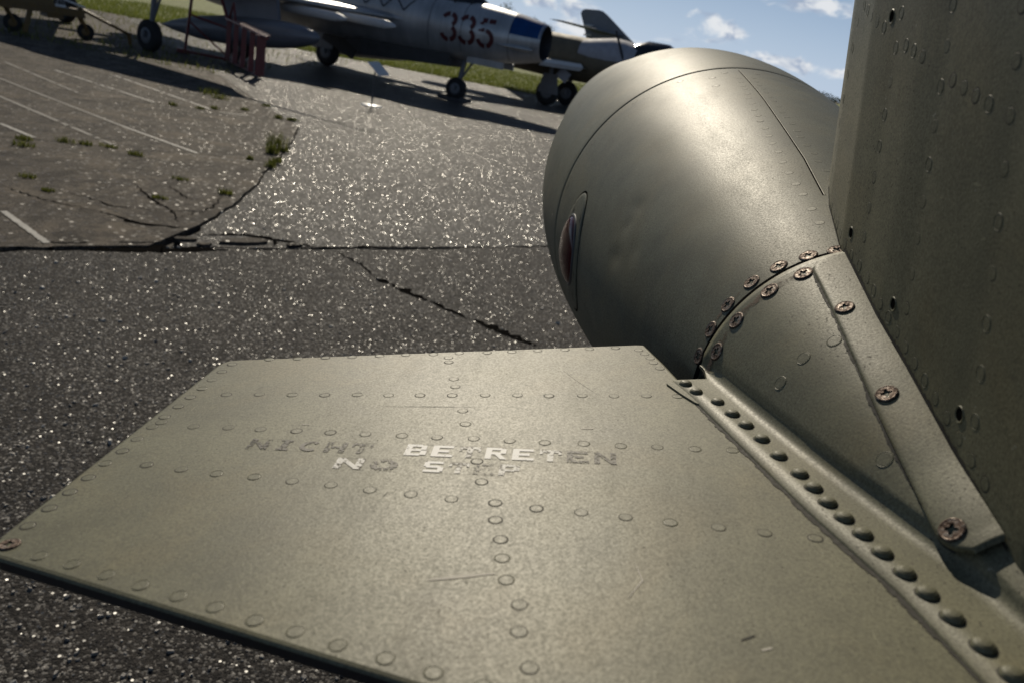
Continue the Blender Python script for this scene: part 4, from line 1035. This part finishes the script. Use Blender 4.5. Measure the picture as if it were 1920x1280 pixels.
# --- the jet beside it, standing closer; only its nose leg is under the picture's upper edge
K = empty('fighter_jet', (-8.79, 17.60, 0), R(-27)); tag(K, 'fighter jet whose nose leg stands beside the yellow cart', 'jet')
kb = MB(); SK = [(3.7, 2.05, .02), (3.3, 2.05, .2), (2.95, 2.05, .36), (2.9, 2.05, .42), (2.0, 2.07, .5), (.5, 2.1, .6), (-3, 2.15, .65), (-7, 2.15, .6), (-9, 2.15, .45)]
kb.loft([ell(x, z, r_, r_, 32) for x, z, r_ in SK]); kb.obj('fuselage', 'grey_skin', K)
kp = MB(); kp.tube((3.6, 0, 2.0), (6.3, 0, 1.98), .035, .02); kp.obj('pitot_boom', 'gear_grey', K)
gear(K, 0, 0, .33, .2, 1.65, None, .22)
for s in (-1, 1):
    wing_mesh(K, s, -2.3, 4.6, .5, 3.4, R(57), .4, 2.0, 1.95, .2, 'grey_skin'); gear(K, -5.2, s * 1.4, .4, .22, 1.9)
kf = MB(); kf.loft([[Vector((x0, 0, z)), Vector((x0 - c_ * .4, .06, z)), Vector((x0 - c_, 0, z)), Vector((x0 - c_ * .4, -.06, z))] for x0, c_, z in ((-5.5, 3.2, 2.6), (-7.6, 1.4, 4.1))], True, True, 0, False); kf.obj('tail_fin', 'grey_skin', K)
kc = MB(); kc.loft([[Vector((x, -wd * math.cos(t), 2.5 + h * math.sin(t))) for t in np.linspace(0, math.pi, 16)] for x, wd, h in ((.9, .05, .02), (.3, .33, .36), (-.8, .36, .42), (-2.2, .2, .15))], False, False); kc.obj('canopy', 'glass_dark', K)

# --- brown jet behind the silver nose
B = empty('fighter_jet', (-.35, 24.67, 0), R(-20)); tag(B, 'brown jet under a pale canvas cockpit cover behind the silver nose', 'jet')
bb = MB(); bb.loft([ell(x, z, r_, r_, 40) for x, z, r_ in ((4.6, 1.5, .36), (4.5, 1.5, .42), (3.4, 1.46, .55), (1.6, 1.42, .62), (-.5, 1.42, .63), (-2.4, 1.44, .58), (-4.6, 1.5, .40))]); o = bb.obj('fuselage', 'brown_skin', B); o.location = (0, .8, 0)
bc = MB(); bc.loft([[Vector((x, .8 - wd * math.cos(t), 1.62 + h * math.sin(t) - (.28 * (1 - math.sin(t)) if 0 else 0))) for t in np.linspace(-.25, math.pi + .25, 24)] for x, wd, h in ((.62, .60, .40), (.95, .62, .46), (1.5, .62, .56), (1.9, .60, .54), (2.3, .60, .44))], False, False); bc.obj('canvas_cover', 'canvas', B)
bg_ = MB(); bg_.loft([[Vector((x, .8 - wd * math.cos(t), 1.8 + h * math.sin(t))) for t in np.linspace(0, math.pi, 20)] for x, wd, h in ((2.0, .40, .25), (2.5, .46, .46), (3.1, .44, .46), (3.6, .3, .2), (3.9, .1, .02))], False, False); bg_.obj('canopy', 'glass_dark', B)
bs = MB(); bs.tube((1.62, .25, 2.35), (2.0, .22, 1.65), .035, .035, 8); bs.obj('strut', 'duct_dark', B)
for s, y0 in ((-1, 0), (1, 0)):
    o = wing_mesh(B, s, 1.25, 2.7, .35, 5.0, R(42), 1.4, 1.22, 1.10, .24, 'brown_skin'); o.location = (0, .8, 0)
    wb = MB(); wb.loft([[Vector((1.26 - (y - .35) * math.tan(R(42)) + dx, .8 + s * y, 1.22 - .12 * (y - .35) / 4.65 + dz)) for dx, dz in ((.012, 0), (-.05, .085), (-.05, .105), (.03, .0), (-.05, -.1))] for y in (.75, 1.3, 1.75)], True, True, 0, False); wb.obj('sunlit_edge', 'white_enamel', B)  # white strip paints sunlight along the wing's leading edge
gear(B, 0.0, 0.0, .36, .2, 1.2, ((.06, -.16, .62), (.62, .04, .55), .72)); gear(B, 0.0, 1.7, .36, .2, 1.2); gear(B, 3.9, .8, .26, .16, 1.2)
g = MB(); g.box((.42, -.05, .92), (.34, .04, .3), Matrix.Rotation(.5, 3, 'Y')); g.obj('gear_door', 'canvas', B)
tfb = MB(); tfb.loft([[Vector((x0, .8, z)), Vector((x0 - c_ * .4, .85, z)), Vector((x0 - c_, .8, z)), Vector((x0 - c_ * .4, .75, z))] for x0, c_, z in ((-2.7, 1.8, 1.75), (-3.9, .9, 2.05))], True, True, 0, False); tfb.obj('tail_fin', 'brown_skin', B)

# --- grey swept fin of a jet farther back
Dj = empty('fighter_jet', (0.0, 33.0, 0), R(-20)); tag(Dj, 'dark grey jet with a tall swept tail fin behind the brown jet', 'jet')
df = MB(); outl = [(.82, 1.75), (.62, 2.3), (.26, 3.0), (.30, 3.12), (.42, 3.18), (.95, 3.22), (1.12, 3.20), (1.34, 3.08), (2.62, 2.25), (3.1, 1.75)]
n = len(outl); df.add([(x, -.05 * (1 - .5 * (z - 1.7) / 1.5), z) for x, z in outl] + [(x, .05 * (1 - .5 * (z - 1.7) / 1.5), z) for x, z in outl], [tuple(range(n)), tuple(range(2 * n - 1, n - 1, -1))] + [(i, n + i, n + (i + 1) % n, (i + 1) % n) for i in range(n)]); df.obj('tail_fin', 'grey_skin', Dj)
for s in (-1, 1): wing_mesh(Dj, s, 2.15, 1.3, .02, 1.9, R(42), .7, 2.46, 2.55, .11, 'grey_skin', 'tailplane')
for z in (2.62, 2.28):
    rl_ = MB(); rl_.tube((.55, -.06, z), (.85, -.06, z + .02), .03, .03, 8); rl_.obj('fin_fitting', 'white_enamel', Dj)
dm = MB(); dm.box((2.25, -.055, 2.05), (.3, .012, .16)); dm.obj('red_mark', 'red_tube', Dj)
db = MB(); db.loft([ell(x, z, r_, r_, 32) for x, z, r_ in ((.6, 1.55, .28), (2.0, 1.5, .42), (4.5, 1.45, .6), (7, 1.42, .6), (9.3, 1.4, .4))]); db.obj('fuselage', 'grey_skin', Dj)
for s in (-1, 1): wing_mesh(Dj, s, 6.6, 2.6, .4, 4.6, R(42), 1.4, 1.35, 1.2, .2, 'grey_skin'); gear(Dj, 5.4, s * 1.9, .34, .2, 1.3)
gear(Dj, 8.6, 0, .25, .16, 1.1)

# ================================================================== red work stand
S_ = empty('work_stand', (-5.95, 16.43, 0)); tag(S_, 'dark red steel work stand with five upright boards', 'work stand')
dr = Vector((-2.15, 3.08, 0)).normalized()
def sp_(t, z, side=0.0): return Vector((dr.x * t - dr.y * side, dr.y * t + dr.x * side, z))
rot = Matrix.Rotation(math.atan2(dr.y, dr.x), 3, 'Z'); face = Matrix.Rotation(R(16), 3, 'Z')
LEN = 2.9
for i in range(5):
    mb = MB(); wd = .18 if i == 0 else .10; t = .05 + i * LEN / 4.25
    z0, z1 = .05, .80 + .02 * i
    mb.box(sp_(t, (z0 + z1) / 2), (wd, .035, z1 - z0), face); bo = mb.obj('board', 'red_tube', S_)
    mb = MB(); mb.box(sp_(t, z1 + .012), (wd + .03, .07, .018), face); mb.obj('board_cap', 'sunlit_red', bo)  # cap coloured pale as if sunlit from above
    mb = MB(); mb.box(sp_(t + .22, .16, -.02), (.07, .03, .16), face); mb.obj('foot_bracket', 'sunlit_red', S_)
def bar(name, a, b, rr=.022, m_='red_tube'): mb = MB(); mb.tube(a, b, rr, rr, 10); return mb.obj(name, m_, S_)
bar('top_rail', sp_(-.35, .80), sp_(LEN + .2, .92), .034); bar('bottom_rail', sp_(-.02, .045), sp_(LEN - .1, .045), .022)
bar('top_edge', sp_(-.35, .84, -.05), sp_(LEN - .2, .945, -.05), .016, 'sunlit_red')  # sunlit top of the rail, painted as a paler bar
pq = Vector((-8.62, 18.9, 0)) - Vector((-5.95, 16.43, 0)); pn = sp_(LEN - .1, 0)
bar('base_rail', pq + Vector((0, 0, .05)), pn + Vector((0, 0, .06)), .03)
bar('post', pq, pq + Vector((.18, 0, 1.7)), .034); bar('handrail', sp_(LEN + .1, .93), pq + Vector((.55, .2, 1.75)), .034)
bar('brace', pn + Vector((0, 0, .12)), pq + Vector((.07, 0, .72)), .02); bar('cross_bar', pn + Vector((0, 0, .72)), pq + Vector((.08, 0, .86)), .024); bar('post', pn + Vector((-.05, 0, .02)), pn + Vector((.05, 0, .85)), .024)
bar('hoop', sp_(LEN - .1, .92), sp_(LEN - .45, 1.28), .024); bar('hoop', sp_(LEN - .45, 1.28), sp_(LEN - .7, .90), .024)
mb = MB(); mb.box(pq + Vector((-.02, 0, .05)), (.28, .14, .10), face); mb.obj('foot', 'red_tube', S_)

# ================================================================== ochre cart
Q = empty('ground_cart', (-10.5, 17.3, 0), math.atan2(.85, .72)); tag(Q, 'ochre yellow wheeled cart with a sloping tow bar', 'cart')
mb = MB(); mb.box((-1.0, 0, .52), (2.7, .55, .14)); mb.box((-.2, 0, .42), (.3, .45, .12)); mb.obj('bed', 'ochre_paint', Q)
mb = MB(); mb.box((-1.2, 0, .75), (2.0, .5, .32), None, 0, .85); mb.obj('body', 'ochre_paint', Q)
for x in (-.95, .42):
    mb = MB(); mb.wheel((x, -.1, .17), (.25, 1, 0), .17, .10, 0, 20); wo = mb.obj('wheel', 'tyre', Q)
    mb = MB(); mb.wheel((x, -.1, .17), (.25, 1, 0), .09, .106, 0, 16); mb.obj('rim', 'ochre_paint', wo)
    mb = MB()
    for s in (-.09, .09): mb.tube((x + .02, -.1 + s, .17), (x - .12, -.1 + s, .46), .022, .03, 8)
    mb.box((x - .12, -.1, .46), (.16, .26, .05)); mb.obj('caster_fork', 'ochre_paint', Q)
mb = MB(); mb.box((-.72, -.22, .25), (.09, .05, .55), Matrix.Rotation(.25, 3, 'Y')); mb.obj('stand_leg', 'ochre_paint', Q)
mb = MB(); mb.tube((.3, -.05, .62), (1.35, -.05, .22), .035, .03, 10); mb.obj('tow_bar', 'ochre_paint', Q)
mb = MB(); mb.tube((1.33, -.05, .26), (1.37, -.05, .0), .05, .035, 10); mb.obj('tow_foot', 'ochre_paint', Q)
mb = MB(); mb.box((.20, -.14, .70), (.4, .05, .04), Matrix.Rotation(.25, 3, 'Y')); mb.box((-.1, -.2, .62), (.2, .04, .04)); mb.obj('handle', 'white_enamel', Q)

# ================================================================== info sign
I = empty('info_sign', (-3.42, 15.34, 0), R(8)); tag(I, 'small info sign, tilted white panel on a thin post with round white foot', 'sign')
mb = MB(); n = 40
mb.loft([[Vector((r_ * math.cos(2 * math.pi * i / n), r_ * math.sin(2 * math.pi * i / n), z)) for i in range(n)] for r_, z in ((.20, 0.002), (.20, .014), (.185, .022), (.03, .028))]); mb.obj('foot_plate', 'white_enamel', I)
mb = MB(); mb.tube((0, 0, .02), (0, 0, .62), .016, .016, 10); mb.obj('post', 'post_dark', I)
mb = MB(); e1, e2 = Vector((.24, -.10, -.20)), Vector((.19, .12, .03)); o_ = Vector((.06, 0, .68)); nn_ = e1.cross(e2).normalized() * .008
q_ = [o_ + a * e1 / 2 + b * e2 / 2 + k * nn_ for k in (-1, 1) for a, b in ((-1, -1), (1, -1), (1, 1), (-1, 1))]
mb.add(q_, [(3, 2, 1, 0), (4, 5, 6, 7), (0, 1, 5, 4), (1, 2, 6, 5), (2, 3, 7, 6), (3, 0, 4, 7)]); mb.obj('panel', 'white_enamel', I)
